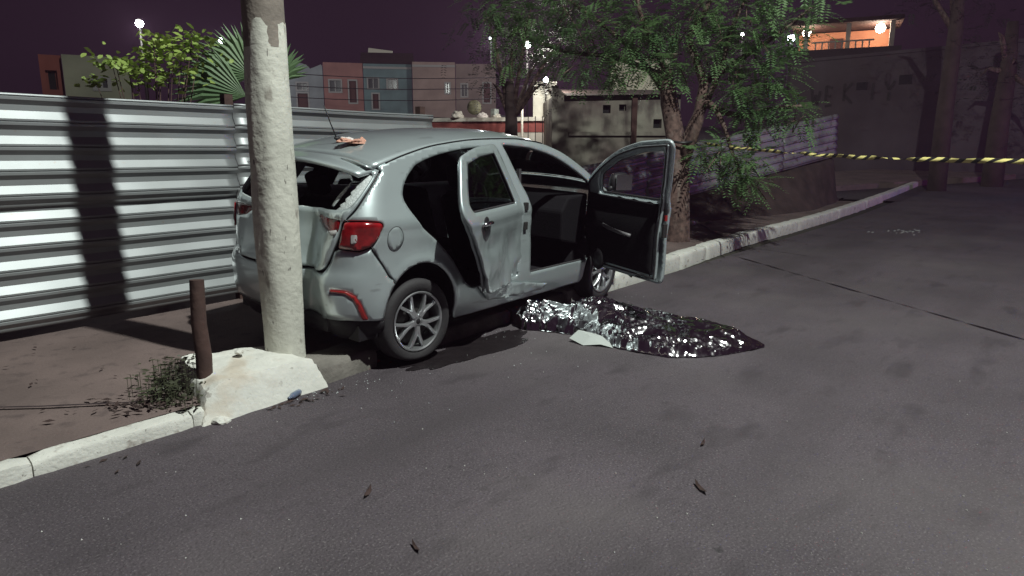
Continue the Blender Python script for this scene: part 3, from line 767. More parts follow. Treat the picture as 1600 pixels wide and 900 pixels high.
rear_door, rf, rl = door('rear_door', rear_skin, roundpoly([(1.69, .985), (1.655, 1.12), (1.555, 1.352), (1.25, 1.335), (.985, 1.293), (.88, 1.155), (.81, 1.04), (.84, .992)], .022), (1.79, 0), 19.5,
      'dented silver rear door standing ajar', [(1.57, .62, .13, .12, .035), (1.38, .45, .12, .10, .028), (1.70, .42, .09, .10, .04), (1.2, .72, .10, .07, .015)], .3)
g_ = panel('door_glass', roundpoly([(1.69, .985), (1.655, 1.12), (1.555, 1.352), (1.25, 1.335), (.985, 1.293), (.88, 1.155), (.81, 1.04), (.84, .992)], .022), [], lambda x, z: rf(x, z) + Vector((0, .02, 0)) - rl, glass, rear_door, .1, out=(0, -1, 0))
def handle(dr, f, loc, x0, x1, z):
    b = MB(); ps = [f(x, z + .01 * math.sin((x - x0) / (x1 - x0) * math.pi)) - loc + Vector((0, -.034 * math.sin((x - x0) / (x1 - x0) * math.pi) ** .5 if x0 < x < x1 else 0, 0)) for x in lin(x0, x1, 9)]
    b.tube(ps, [.010, .014, .015, .016, .016, .016, .015, .014, .010], 8); b.build('handle', chrome, dr, True)
    c = f((x0 + x1) / 2, z) - loc
    MB().lathe([(.0, -.012), (.03, -.010), (.045, -.003), (.05, .004)], 16, 'y', Matrix.Translation(c)).build('handle_recess', blackpl, dr, True)
handle(rear_door, rf, rl, .93, 1.09, .905)
front_door, ff_, fl_ = door('front_door', front_open, roundpoly([(1.985, 1.00), (1.92, 1.13), (1.815, 1.362), (2.08, 1.345), (2.42, 1.275), (2.72, 1.155), (2.80, 1.0)], .05), (2.955, 0), 68.0,
      'silver front passenger door swung wide open', [(2.3, .6, .2, .15, .012)], .3)
handle(front_door, ff_, fl_, 2.02, 2.18, .88)
# door mirror
c = ff_(2.72, 1.02) - fl_
b = MB(); b.add([], []); Mm = Matrix.Translation(c + Vector((-.02, -.13, .04)))
bm = bmesh.new(); bmesh.ops.create_icosphere(bm, subdivisions=3, radius=1.0)
for v in bm.verts: v.co = Vector((v.co.x * (.055 if v.co.x < 0 else .075), math.copysign(abs(v.co.y) ** .75, v.co.y) * .115, math.copysign(abs(v.co.z) ** .75, v.co.z) * .078)) + c + Vector((-.0, -.14, .06))
me = bpy.data.meshes.new('mirror_housing'); bm.to_mesh(me); bm.free(); me.materials.append(blackpl); me.polygons.foreach_set('use_smooth', [True] * len(me.polygons))
mh = link(bpy.data.objects.new('mirror_housing', me), front_door)
MB().box((c.x - .06, c.y - .24, c.z + .0), (c.x - .056, c.y - .05, c.z + .12)).build('mirror_glass', chrome, mh)
MB().tube([c + Vector((0, .0, .0)), c + Vector((0, -.08, .03))], .022, 8).build('mirror_arm', blackpl, mh, True)
# pull handle, loudspeaker and latch on the open door's inner face
b = MB(); ps = [ff_(x, .72 + .10 * (x - 2.3)) - fl_ + Vector((0, .118 + .03 * math.sin((x - 2.25) / .4 * math.pi), 0)) for x in lin(2.25, 2.65, 9)]
b.tube(ps, .014, 7); b.build('pull_handle', mat('satin_trim', (.16, .15, .16), .4), front_door, True)
MB().lathe([(0, .115), (.05, .118), (.085, .116), (.09, .10)], 24, 'y', Matrix.Translation(Vector((ff_(2.72, .47).x, ff_(2.72, .47).y, .47)) - fl_)).build('loudspeaker', blackpl, front_door, True)
lt = ff_(1.93, .78) - fl_
MB().box((lt.x - .035, lt.y + .03, .74), (lt.x - .012, lt.y + .075, .84)).build('latch', drum, front_door, bevel=.004)
MB().box((lt.x - .03, lt.y + .035, .86), (lt.x - .014, lt.y + .06, .90)).build('red_marker', redrefl, front_door)
# striker and hinge pieces on the pillars
for (x, z) in ((1.85, .80), (1.85, .95)):
    p = P(x, z, -1); MB().box((p.x - .02, p.y - .02, z - .03), (p.x + .02, p.y + .01, z + .03)).build('striker', drum, car, bevel=.004)
for (x, z) in ((2.965, .50), (2.965, .86), (1.80, .48), (1.80, .85)):
    p = P(x, z, -1); MB().box((p.x - .03, p.y + .0, z - .035), (p.x + .025, p.y + .035, z + .035)).build('hinge', jamb, car, bevel=.005)
# torn sill skin below the rear door
panel('torn_sill_flap', [(1.25, .42), (1.42, .38), (1.60, .40), (1.75, .37), (1.88, .35), (2.05, .32), (2.20, .30), (2.12, .25), (1.85, .255), (1.6, .27), (1.4, .285)], [], lambda x, z: P(x, z, -1) + Vector((0, -.02 - .035 * abs(nz(x * 7, z * 9)), .0)), paint, car, .03, thick=.003)

# ---- wheels
def wheel(x, y, sg, rot, flat, toe=0):
    w = bpy.data.objects.new('wheel', None); w.location = (x, y, AZ - .043); link(w, car); w.scale = (1 / 1.02, 1 / .90, 1 / 1.065); w.rotation_euler = (R(-2.5 if toe else 0), 0, R(toe))
    s = sg
    tp = [(.205, -.07), (.225, -.088), (.262, -.094), (.288, -.085), (.300, -.068), (.302, 0), (.300, .068), (.288, .085), (.262, .094), (.225, .088), (.205, .07)]
    o = MB().lathe([(r, h * s) for r, h in tp], 56, 'y').build('tyre', rubber, w, True); fixn(o)
    if flat:
        for v in o.data.vertices:
            if v.co.z < -.235:
                k = (-.235 - v.co.z); v.co.z += k * .32; v.co.y *= 1 + k * 3.2
    b = MB()
    b.lathe([(.212, .085 * s), (.216, .09 * s), (.209, .094 * s), (.200, .088 * s), (.193, .06 * s), (.188, -.06 * s), (.20, -.08 * s)], 56, 'y')
    Rr = Matrix.Rotation(rot, 4, 'Y')
    for k in range(5):
        for e in (-1, 1):
            a0 = 2 * math.pi * k / 5 + e * .10; a1 = 2 * math.pi * k / 5 + e * .30
            pts = []
            for (rr, aa, hh, ww) in ((.035, a0, .078, .016), (.10, a0 + e * .03, .080, .0135), (.15, (a0 + a1) / 2 + e * .04, .079, .012), (.197, a1, .074, .013)):
                pts.append((Vector((rr * math.cos(aa), hh * s, rr * math.sin(aa))), ww))
            vs = []
            for i, (p, ww) in enumerate(pts):
                d = (pts[min(i + 1, 3)][0] - pts[max(i - 1, 0)][0]).normalized(); n_ = Vector((-d.z, 0, d.x))
                vs += [Rr @ (p + n_ * ww), Rr @ (p + n_ * ww * .55 + Vector((0, .009 * s, 0))), Rr @ (p - n_ * ww * .55 + Vector((0, .009 * s, 0))), Rr @ (p - n_ * ww), Rr @ (p - n_ * ww * .8 - Vector((0, .03 * s, 0))), Rr @ (p + n_ * ww * .8 - Vector((0, .03 * s, 0)))]
            fs = [(i * 6 + j, i * 6 + (j + 1) % 6, (i + 1) * 6 + (j + 1) % 6, (i + 1) * 6 + j) for i in range(3) for j in range(6)]
            b.add(vs, fs)
    b.lathe([(0, .086 * s), (.026, .086 * s), (.034, .082 * s), (.05, .074 * s), (.055, .05 * s)], 20, 'y')
    o = b.build('rim', alloy, w); fixn(o); autosmooth(o, 40)
    MB().lathe([(0, .03 * s), (.13, .03 * s), (.16, .01 * s), (.19, -.03 * s)], 32, 'y').build('brake_drum', drum, w, True)
    MB().lathe([(0, .089 * s), (.018, .089 * s), (.022, .084 * s)], 16, 'y').build('hub_cap', blackpl, w, True)
    return w
wheel(AX0 - .01, -.752, -1, .35, True, -7); wheel(AX0, .752, 1, .2, False); wheel(AX1, -.752, -1, .8, False); wheel(AX1, .752, 1, .1, False)

# crumpled peach gloves/cloth on the roof
def crumple(name, c, size, m, seed, parent=None, amp=.5):
    bm = bmesh.new(); bmesh.ops.create_icosphere(bm, subdivisions=4, radius=1)
    for v in bm.verts:
        d = v.co.copy(); k = 1 + amp * nz(d.x * 1.6 + seed, d.y * 1.6, d.z * 1.6) + amp * .6 * abs(nz(d.x * 4 + seed, d.y * 4, d.z * 4))
        v.co = Vector((d.x * size[0] * k, d.y * size[1] * k, max(d.z * size[2] * k, -size[2] * .35)))
    me = bpy.data.meshes.new(name); bm.to_mesh(me); bm.free(); me.materials.append(m); me.polygons.foreach_set('use_smooth', [True] * len(me.polygons))
    o = bpy.data.objects.new(name, me); o.location = c; return link(o, parent)
bpy.context.view_layer.update()
CW = car.matrix_world.copy()
rp = CW @ Vector((.56, -.20, 1.372))
gl_ = empty('crumpled_cloth', rp, .4, 'crumpled peach and white cloth lying on the car roof beside the antenna', 'cloth')
crumple('peach_fold', (0.03, -.02, .02), (.085, .05, .022), peach, 3, gl_); crumple('peach_fold', (-.05, .03, .03), (.06, .04, .02), peach, 8, gl_)
crumple('pale_fold', (.0, .04, .035), (.07, .04, .022), palecloth, 5, gl_); crumple('peach_fold', (.12, -.01, .025), (.03, .028, .03), peach, 11, gl_)

# ================================================================== FOIL BLANKET
def foil_blanket():
    A = Vector((4.56, 3.66)); B = Vector((5.22, 1.72)); ax = (B - A); L = ax.length; ax /= L; nx = Vector((ax.y, -ax.x))  # nx towards the camera
    if nx.dot(Vector((-.6, -.5))) < 0: nx = -nx
    wf = tabf([(0, .06), (.06, .16), (.25, .17), (.35, .27), (.5, .46), (.68, .54), (.82, .42), (.93, .20), (1, .03)])
    wb = tabf([(0, .05), (.06, .14), (.25, .18), (.4, .28), (.6, .30), (.85, .20), (1, .04)])
    hf = tabf([(0, .05), (.07, .18), (.2, .17), (.32, .24), (.42, .24), (.6, .18), (.75, .15), (.88, .10), (.95, .05), (1, .015)])
    r2 = random.Random(5); vs = []; nu, nv = 250, 110
    rg = lambda a, b, c: 1 - 2.2 * abs(nz(a, b, c))
    for i in range(nu + 1):
        t = i / nu; px_ = t * L
        for jx in range(nv + 1):
            v = -wb(t) + (wf(t) + wb(t)) * jx / nv; w = wf(t) if v > 0 else wb(t); e = min(1, abs(v) / max(w, .02))
            h = hf(t) * max(0, 1 - e ** 1.5) ** .95
            wx = px_ + .06 * nz(px_ * 5, v * 5, 9); wv = v + .05 * nz(px_ * 5 + 7, v * 5, 3)
            busy = max(smooth((.48 - t) / .12), smooth((t - .84) / .08), smooth((e - .55) / .3) if v > 0 else 0)
            j = .026 * rg(wx * 2.6, wv * 7, 1) + .013 * rg(wx * 6, wv * 11, 2) + .005 * rg(wx * 13, wv * 17, 8) + .004 * rg(wx * 24, wv * 28, 11) + busy * (.015 * rg(wx * 10, wv * 13, 5) + .010 * rg(wx * 20, wv * 23, 6))
            ed = smooth((1 - e) / .12)
            edge = .02 * nz(px_ * 9, 2.0 if v > 0 else 5.0) + .012 * nz(px_ * 23, 1.0)
            q = A + ax * px_ + nx * (v + (edge if v > 0 else -edge) * smooth((e - .6) / .4))
            vs.append((q.x, q.y, max(.003 + .012 * (1 - ed) * abs(nz(px_ * 14, v * 3)), h + j * (.35 + .65 * ed) * min(1, hf(t) * 8) * (.3 + .7 * ed))))
    k = nv + 1; res = [0, 0, [(a * k + b_, a * k + b_ + 1, (a + 1) * k + b_ + 1, (a + 1) * k + b_) for a in range(nu) for b_ in range(nv)]]
    o = mesh('foil_blanket', vs, [tuple(f) for f in res[2]], foil)
    if sum(p.normal.z for p in o.data.polygons) < 0: o.data.flip_normals()
    autosmooth(o, 14)
    tag(o, 'crinkled silver foil blanket draped over a long shape on the road', 'foil blanket')
    # pale loose flap on the near side
    c = at(925, 540)
    fl = [Vector((c.x + dx, c.y + dy, z)) for dx, dy, z in ((-.02, .20, .03), (.05, .16, .09), (.10, .06, .07), (.12, -.06, .05), (.03, -.17, .006), (.01, -.07, .02), (-.05, .05, .005), (.04, .04, .06))]
    f_ = mesh('foil_flap', fl, [(0, 1, 7), (1, 2, 7), (2, 3, 7), (3, 4, 7), (4, 5, 7), (5, 6, 7), (6, 0, 7)], foilpale, o)
foil_blanket()

# ================================================================== LITTER
def shard(name, p, s, m, label, cat, group, rz):
    o = mesh(name, [(-s, -s * .5, 0), (s, -s * .6, 0), (s * .7, s * .5, .002), (-s * .6, s * .6, 0), (-s * .6, -s * .3, s * .5), (s * .6, -s * .3, s * .45), (s * .3, s * .4, s * .35), (-s * .4, s * .4, s * .4)],
             [(0, 1, 5, 4), (1, 2, 6, 5), (2, 3, 7, 6), (3, 0, 4, 7), (4, 5, 6, 7), (0, 3, 2, 1)], m)
    o.location = p; o.rotation_euler = (0, 0, rz); tag(o, label, cat, group); return o
for k, (px, py, s, lab) in enumerate([(586, 566, .040, 'largest red tail-lamp fragment beside the flat rear tyre'), (562, 578, .028, 'red tail-lamp fragment lying leftmost in the gutter'), (575, 576, .022, 'small red lamp fragment between two larger ones'), (611, 566, .018, 'tiny red lamp fragment right under the tyre edge')]):
    shard('lamp_fragment', at(px, py, 0.004), s, redlens, lab, 'debris', 'broken lamp pieces', k * 1.3)
p = at(468, 612, .02); b = MB()
b.lathe([(0, 0), (.017, .0), (.02, .01), (.02, .09), (.009, .115), (.009, .135), (0, .135)], 12, 'z', Matrix.Translation(p) @ Matrix.Rotation(R(-62), 4, 'Z') @ Matrix.Rotation(R(88), 4, 'X'))
o = b.build('small_bottle', mat('bluish_plastic', (.12, .15, .22), .2, coat=.5), None, True); tag(o, 'small bluish bottle lying in the gutter by the white block', 'bottle')
# white scuffs and scattered grit on the road
def scuff():
    m = mat('white_scuff', (.42, .42, .42), .9); vs = []; fs = []
    for (px, py, n, sx, sy) in ((1405, 362, 26, 42, 6),):
        for _ in range(n):
            c = at(px + rnd.gauss(0, sx * .5), py - rnd.gauss(0, sy * .35), 0)
            a = rnd.uniform(0, 6.28); l = rnd.uniform(.02, .10); w = l * .25; k = len(vs)
            for j in range(6):
                t = a + j * math.pi / 3; r = rnd.uniform(.7, 1.2)
                vs.append((c.x + l * r * math.cos(j * 1.047) , c.y + w * r * math.sin(j * 1.047), gz(c.x, 0) + .005 + .0003 * (_ % 9)))
            fs.append(tuple(range(k, k + 6)))
    return mesh('paint_scuff', vs, fs, m)
tag(scuff(), 'whitish scuff mark on the asphalt right of the kerb', 'scuff', kind='stuff')
def grit():
    vs = []; fs = []
    for _ in range(75):
        px = rnd.uniform(60, 1600); py = rnd.uniform(560, 900); c = at(px, py); s = rnd.uniform(.002, .0045)
        if c.y > 3.5: continue
        k = len(vs); vs += [(c.x - s, c.y - s, .002), (c.x + s, c.y - s, .002), (c.x, c.y + s, .002), (c.x, c.y, .003 + s)]
        fs += [(k, k + 1, k + 3), (k + 1, k + 2, k + 3), (k + 2, k, k + 3)]
    return mesh('road_grit', vs, fs, mat('pale_grit', (.45, .44, .42), .6))
tag(grit(), 'pale grit strewn over the asphalt', 'grit', kind='stuff')
def deadleaves(name, spots, m, lab, flat=True):
    vs = []; fs = []
    for (px, py, n, sx, sy, z) in spots:
        for _ in range(n):
            c = at(px + rnd.gauss(0, sx), py + rnd.gauss(0, sy), z); s = rnd.uniform(.012, .035); a = rnd.uniform(0, 6.28); k = len(vs)
            if (z > .05 and c.y < kerb_y(c.x) + .16) or (z < .05 and c.y > kerb_y(c.x) - .06) or (z > .05 and c.x > 1.62 and c.x < 2.7 and c.y < 4.25): continue
            ca, sa = math.cos(a), math.sin(a); base = z + (.002 if z < .05 else .0)
            for lx, ly, lz in ((-1, 0, .1), (0, .35, .25), (1, 0, .5 * rnd.random()), (0, -.35, .05)):
                vs.append((c.x + s * (lx * ca - ly * sa), c.y + s * (lx * sa + ly * ca), gz(c.x, 0) + base + s * lz + .002))
            fs.append((k, k + 1, k + 2, k + 3))
    o = mesh(name, vs, fs, m); return tag(o, lab, 'leaf litter', kind='stuff')
deadm = mat('dead_leaf', (.06, .034, .03), .9, vary=.5, vscale=9)
deadleaves('gutter_leaves', [(420, 628, 90, 30, 5, 0), (500, 612, 40, 14, 4, 0), (1180, 378, 60, 40, 7, 0), (1100, 402, 50, 30, 6, 0), (150, 722, 10, 40, 8, 0)], deadm, 'dead leaves gathered in the gutter along the kerb')
deadleaves('sidewalk_leaves', [(240, 636, 120, 60, 8, .11), (1150, 330, 260, 60, 14, .12), (300, 590, 60, 40, 14, .11), (1220, 320, 120, 60, 12, .12), (60, 600, 14, 60, 60, .11)], deadm, 'dead leaves scattered over the sidewalk')
for k, (px, py, w, a, lab) in enumerate([(575, 772, .05, .6, 'dark curled leaf on the road below the rear wheel'), (1095, 765, .06, .9, 'dark curled leaf on the road below the foil blanket'), (650, 858, .04, 1.2, 'dark leaf near the bottom edge of the road'), (1098, 695, .035, .2, 'slim dark leaf below the right end of the foil')]):
    c = at(px, py); M0 = Matrix.Translation((c.x, c.y, .006)) @ Matrix.Rotation(a, 4, 'Z')
    vs = [M0 @ Vector(v) for v in ((-w, 0, .012), (-w * .3, w * .22, .004), (w * .5, w * .18, .006), (w, 0, .02), (w * .5, -w * .2, .0), (-w * .3, -w * .2, 0), (0, 0, .008))]
    o = mesh('fallen_leaf', vs, [(0, 1, 6), (1, 2, 6), (2, 3, 6), (3, 4, 6), (4, 5, 6), (5, 0, 6)], deadm); tag(o, lab, 'leaf', 'fallen leaves on the road')
def glass_bits():
    vs = []; fs = []
    for (px, py, n, sx, sy) in ((560, 592, 34, 60, 9), (760, 520, 40, 50, 14), (480, 618, 22, 30, 5), (840, 560, 12, 60, 16), (980, 470, 14, 40, 9), (620, 640, 6, 90, 25)):
        for _ in range(n):
            c = at(px + rnd.gauss(0, sx), py + rnd.gauss(0, sy))
            if c.y > kerb_y(c.x) - .03: continue
            s_ = rnd.uniform(.002, .0055); k = len(vs)
            vs += [(c.x - s_, c.y - s_ * .7, .002), (c.x + s_, c.y - s_ * .6, .002), (c.x + s_ * .2, c.y + s_, .002), (c.x, c.y, .003 + s_ * .9)]; fs += [(k, k + 1, k + 3), (k + 1, k + 2, k + 3), (k + 2, k, k + 3)]
    return mesh('glass_crumbs', vs, fs, mat('glass_crumb', (.6, .64, .64), .08, coat=1.0))
tag(glass_bits(), 'crumbs of broken window glass on the asphalt beside the car', 'broken glass', kind='stuff')
def stain():
    c = at(735, 545); vs = [(c.x, c.y, .004)]; n = 48
    for i in range(n):
        t = 2 * math.pi * i / n; r = .42 * (1 + .5 * nz(math.cos(t) * 1.5, math.sin(t) * 1.5, 3) + .18 * nz(math.cos(t) * 5, math.sin(t) * 5, 1)); vs.append((c.x + r * 1.7 * math.cos(t), c.y + r * .42 * math.sin(t), .004))
    return mesh('fluid_stain', vs, [(0, 1 + i, 1 + (i + 1) % n) for i in range(n)], mat('wet_stain', (.022, .017, .019), .35, vary=.4, vscale=12, bump=.5, bscale=75))
tag(stain(), kind='structure')
def weeds():
    vs = []; fs = []
    for (px, py, n, s) in ((275, 612, 420, 26), (300, 585, 200, 16), (255, 625, 180, 22), (330, 570, 60, 9)):
        for _ in range(n):
            c = at(px + rnd.gauss(0, s), py + rnd.gauss(0, s * .35), .11); z = .10 + rnd.random() ** 1.5 * .20 * math.exp(-((c - at(275, 608, .11)).length / .45) ** 2); a = rnd.uniform(0, 6.28)
            s2 = rnd.uniform(.008, .022); M0 = Matrix.Translation((c.x, c.y, z)) @ Matrix.Rotation(a, 4, 'Z') @ Matrix.Rotation(rnd.uniform(-.9, .9), 4, 'X')
            k = len(vs); vs += [M0 @ Vector(v) for v in ((-s2, 0, 0), (0, s2 * .5, 0), (s2 * 1.3, 0, 0), (0, -s2 * .5, 0))]; fs.append((k, k + 1, k + 2, k + 3))
            if rnd.random() < .3: k = len(vs); vs += [(c.x, c.y, .09), (c.x + .003, c.y, .09), (c.x + .003, c.y, z), (c.x, c.y, z)]; fs.append((k, k + 1, k + 2, k + 3))
    return mesh('weeds', vs, fs, weedleaf)
tag(weeds(), 'scrubby low weeds round the foot of the wooden stake', 'weeds', kind='stuff')
# white rubble at the far kerb beside the open door
for k, (px, py, r, lab) in enumerate([(1062, 352, .10, 'flat white concrete chunk behind the open front door'), (1080, 349, .085, 'pale chunk touching the bigger flat one behind the door'), (1108, 348, .07, 'brownish lump at the sidewalk joint')]):
    c = at(px, py, .12); c.z = gz(c.x, c.y) + .13; tag(rock('concrete_chunk', c, r, whitepaint if k < 2 else concdirty, k * 4 + 2, .5), lab, 'rubble', 'chunks behind the door')

# ================================================================== TREE
def frond(vs, fs, base, d, up, L, n, lw):
    """pinnate leaf: paired leaflets along a drooping rachis"""
    d = d.normalized(); side = d.cross(up).normalized() if abs(d.dot(up)) < .97 else Vector((1, 0, 0)); nrm = side.cross(d)
    for i in range(n):
        t = (i + 1) / n; p = base + d * L * t + Vector((0, 0, -.28 * L * t * t))
        for s in (-1, 1):
            o = (side * s * .92 + d * .38 + Vector((0, 0, rnd.uniform(-.3, .05)))).normalized(); ll = lw * 2.6 * (1 - .45 * abs(t - .45)) ; w = d * lw * .42
            k = len(vs); vs += [p, p + o * ll * .5 + w, p + o * ll, p + o * ll * .5 - w]; fs.append((k, k + 1, k + 2, k + 3))
def make_tree():
    base = at(1062, 345, .12); base = Vector((9.9, 4.72, 0.1)); D0 = math.hypot(base.x, base.y)
    t = empty('street_tree', base, 0, 'leafy street tree with feathery leaves behind the open front door', 'tree')
    b = MB(); T = lambda px, py, D: far(px, py, D) - base
    tips = []
    trunk = [Vector((0, 0, -.1)), T(1060, 270, D0), T(1055, 215, D0 + .05), T(1046, 160, D0 + .1), T(1040, 110, D0)]
    b.tube(trunk, [.20, .165, .15, .13, .09], 12); o = b.build('trunk', bark, t); 
    for v in o.data.vertices:
        v.co += Vector((nz(v.co.x * 6, v.co.y * 6, v.co.z * 4), nz(v.co.x * 6 + 9, v.co.y * 6, v.co.z * 4), 0)) * .03
    autosmooth(o, 60)
    b = MB(); b.tube([trunk[1] + Vector((.0, .05, -.2)), T(1090, 190, D0 - .1), T(1100, 130, D0 - .2), T(1075, 60, D0 - .1)], [.10, .085, .07, .05], 10); b.build('trunk', bark, t, True)
    limbs = [[(1046, 160, 0), (1000, 90, .4), (930, 30, .9), (860, -20, 1.4)], [(1040, 110, 0), (1000, 20, .1), (990, -60, 0)], [(1075, 60, 0), (1110, 0, -.4), (1130, -80, -.6)], [(1090, 190, 0), (1125, 110, -.6), (1145, 40, -.9), (1180, -30, -1.0)],
             [(1040, 120, .1), (960, 90, .6), (880, 80, 1.2), (800, 50, 1.8)], [(1095, 160, -.1), (1150, 180, -.7), (1200, 170, -1.0), (1260, 165, -1.2)], [(1062, 235, 0), (1100, 160, -.6), (1128, 190, -.9), (1143, 235, -1.1), (1160, 280, -1.2)], [(1100, 130, -.1), (1160, 90, -.5), (1220, 50, -.6), (1270, 10, -.5)]]
    for l in limbs:
        pts = [T(px, py, D0 + (dd * .35 if dd < 0 else dd)) for px, py, dd in l]; pts = [Vector(p) for p in catmull([tuple(p) for p in pts], 4)]
        n = len(pts); MB().tube(pts, [.045 * (1 - .8 * i / n) + .006 for i in range(n)], 7).build('limb', bark, t, True)
    clumps = [(780, 12, 1.6, .40, 60), (835, 30, 1.3, .45, 80), (900, 15, .9, .45, 80), (870, 75, 1.1, .38, 60), (800, 70, 1.8, .35, 40), (940, 60, .6, .38, 60), (985, 25, .3, .40, 70), (1010, 95, .1, .30, 55), (1045, 105, -.3, .22, 45), (1000, 60, -.2, .3, 50),
              (1050, 40, -.2, .35, 60), (1090, 10, -.5, .35, 60), (1130, 45, -.6, .32, 50), (1180, 10, -.9, .38, 60), (1195, 70, -.9, .32, 60), (1240, 30, -.7, .35, 45), (1150, 95, -.8, .28, 40), (1200, 120, -1.0, .28, 50), (1150, 140, -.9, .22, 30),
              (1165, 165, -1.0, .22, 36), (1215, 165, -1.1, .2, 32), (1250, 178, -1.2, .16, 22), (1110, 75, -.4, .25, 30), (960, 110, .4, .25, 26), (920, 95, .7, .3, 30), (1185, 195, -1.0, .15, 16),
              (1130, 235, -1.1, .17, 34), (1165, 250, -1.15, .2, 36), (1150, 275, -1.2, .16, 28), (1180, 285, -1.2, .12, 16), (1095, 240, -1.0, .12, 14),
              (850, -60, 1.3, .6, 70), (960, -70, .3, .6, 70), (1080, -80, -.4, .6, 70), (1190, -70, -.8, .6, 60), (1280, -40, -.5, .4, 30), (1020, -160, 0, .8, 70)]
    vs = []; fs = []
    for (px, py, dd, r, n) in clumps:
        dd = dd * .35 if dd < 0 else dd; c = T(px, py, D0 + dd)
        for _ in range(int(n * 1.5)):
            p = c + Vector((rnd.gauss(0, r * .55), rnd.gauss(0, r * .55), rnd.gauss(0, r * .45)))
            d = (p - c) * .8 / r + Vector((rnd.uniform(-1, 1), rnd.uniform(-1, 1), rnd.uniform(-.7, .35)))
            frond(vs, fs, p, d, Vector((0, 0, 1)), rnd.uniform(.18, .34), rnd.randint(7, 10), rnd.uniform(.025, .038))
    mesh('crown', vs, fs, leaf, t)
    # twigs holding the clumps
    tw = MB()
    for (px, py, dd, r, n) in clumps:
        dd = dd * .35 if dd < 0 else dd; c = T(px, py, D0 + dd)
        for _ in range(3):
            e = c + Vector((rnd.gauss(0, r * .6), rnd.gauss(0, r * .6), rnd.gauss(0, r * .4))); s = c + Vector((rnd.gauss(0, .2), rnd.gauss(0, .2), -.25))
            tw.tube([s, (s + e) / 2 + Vector((0, 0, .05)), e], [.009, .007, .003], 5)
    tag(tw.build('twigs', bark, t, True), kind='stuff')
    return base
TREE = make_tree()

# ================================================================== SHRUB, PALM BEHIND THE FENCE
sb = far(235, 190, 7.9); sb.z = .1
sh = empty('bright_shrub', sb, 0, 'leafy yellow-green shrub showing above the corrugated fence', 'shrub')
b = MB(); vs = []; fs = []
for (px, py, n, r) in [(285, 70, 70, .13), (300, 62, 50, .10), (245, 78, 60, .12), (265, 80, 50, .1), (240, 60, 24, .07), (180, 97, 60, .10), (200, 105, 46, .10), (228, 108, 40, .08), (175, 100, 20, .05), (150, 128, 26, .06), (270, 95, 30, .1), (310, 85, 30, .1), (215, 125, 30, .12), (250, 120, 40, .12), (290, 110, 40, .12)]:
    c = far(px, py, 7.9 + rnd.uniform(-.2, .2)) - sb
    for _ in range(n):
        p = c + Vector((rnd.gauss(0, r), rnd.gauss(0, r), rnd.gauss(0, r * .5))); s = rnd.uniform(.025, .05)
        M0 = Matrix.Translation(p) @ Matrix.Rotation(rnd.uniform(0, 6.28), 4, 'Z') @ Matrix.Rotation(rnd.uniform(-.8, .8), 4, 'X') @ Matrix.Rotation(rnd.uniform(-.5, .9), 4, 'Y')
        k = len(vs); vs += [M0 @ Vector(v) for v in ((-s, 0, 0), (-s * .2, s * .6, .004), (s * .5, s * .5, .0), (s, 0, -.006), (s * .5, -s * .5, 0), (-s * .2, -s * .6, .004))]; fs.append(tuple(range(k, k + 6)))
    b.tube([Vector((0, 0, 0)) + Vector((rnd.gauss(0, .08), rnd.gauss(0, .08), 0)), c * .6 + Vector((0, 0, .1)), c], [.012, .008, .003], 6)
b.build('stems', wood, sh, True); mesh('foliage', vs, fs, leafbright, sh)
pb = far(385, 190, 8.2); pb.z = .1
pm = empty('fan_palm', pb, 0, 'green fan palm rising behind the fence left of the pole', 'palm')
MB().tube([(0, 0, 0), (0.02, 0, .8), (0, .02, 1.6)], [.09, .08, .06], 9).build('trunk', bark, pm, True)
def fan(hub, reach, a0, a1, n, tiltx, name='palm_leaf'):
    vs = []; fs = []; right = Vector((math.sin(HEAD), -math.cos(HEAD), 0)); fwd = Vector((math.cos(HEAD), math.sin(HEAD), 0))
    for i in range(n):
        a = R(a0 + (a1 - a0) * i / (n - 1)); L = reach * (.8 + .25 * math.sin(math.pi * i / (n - 1))) * rnd.uniform(.92, 1.05)
        d = right * math.cos(a) + Vector((0, 0, 1)) * math.sin(a) + fwd * (tiltx + .1 * (i % 2)); s = d.cross(fwd).normalized()
        p0 = hub; p1 = hub + d * L * .55; p2 = hub + d * L + Vector((0, 0, -.12 * L)); w = L * .5 * R((a1 - a0) / (n - 1)) * 1.05
        k = len(vs); vs += [p0, p1 + s * w + fwd * .01, p2, p1 - s * w + fwd * .01, p1 - fwd * .012]
        fs += [(k, k + 1, k + 4), (k, k + 4, k + 3), (k + 1, k + 2, k + 4), (k + 4, k + 2, k + 3)]
    mesh(name, vs, fs, palmleaf, pm)
h1 = far(392, 118, 8.2) - pb; fan(h1, .62, 62, 205, 30, -.1)
h2 = far(385, 150, 8.0) - pb; fan(h2, .80, 118, 200, 22, -.15)
h3 = far(430, 130, 8.3) - pb; fan(h3, .5, 20, 150, 22, .1)
for h in (h1, h2, h3): MB().tube([Vector((0, 0, 1.5)), h * .5 + Vector((0, 0, .8)), h], [.02, .016, .012], 6).build('leaf_stalk', palmleaf, pm, True)

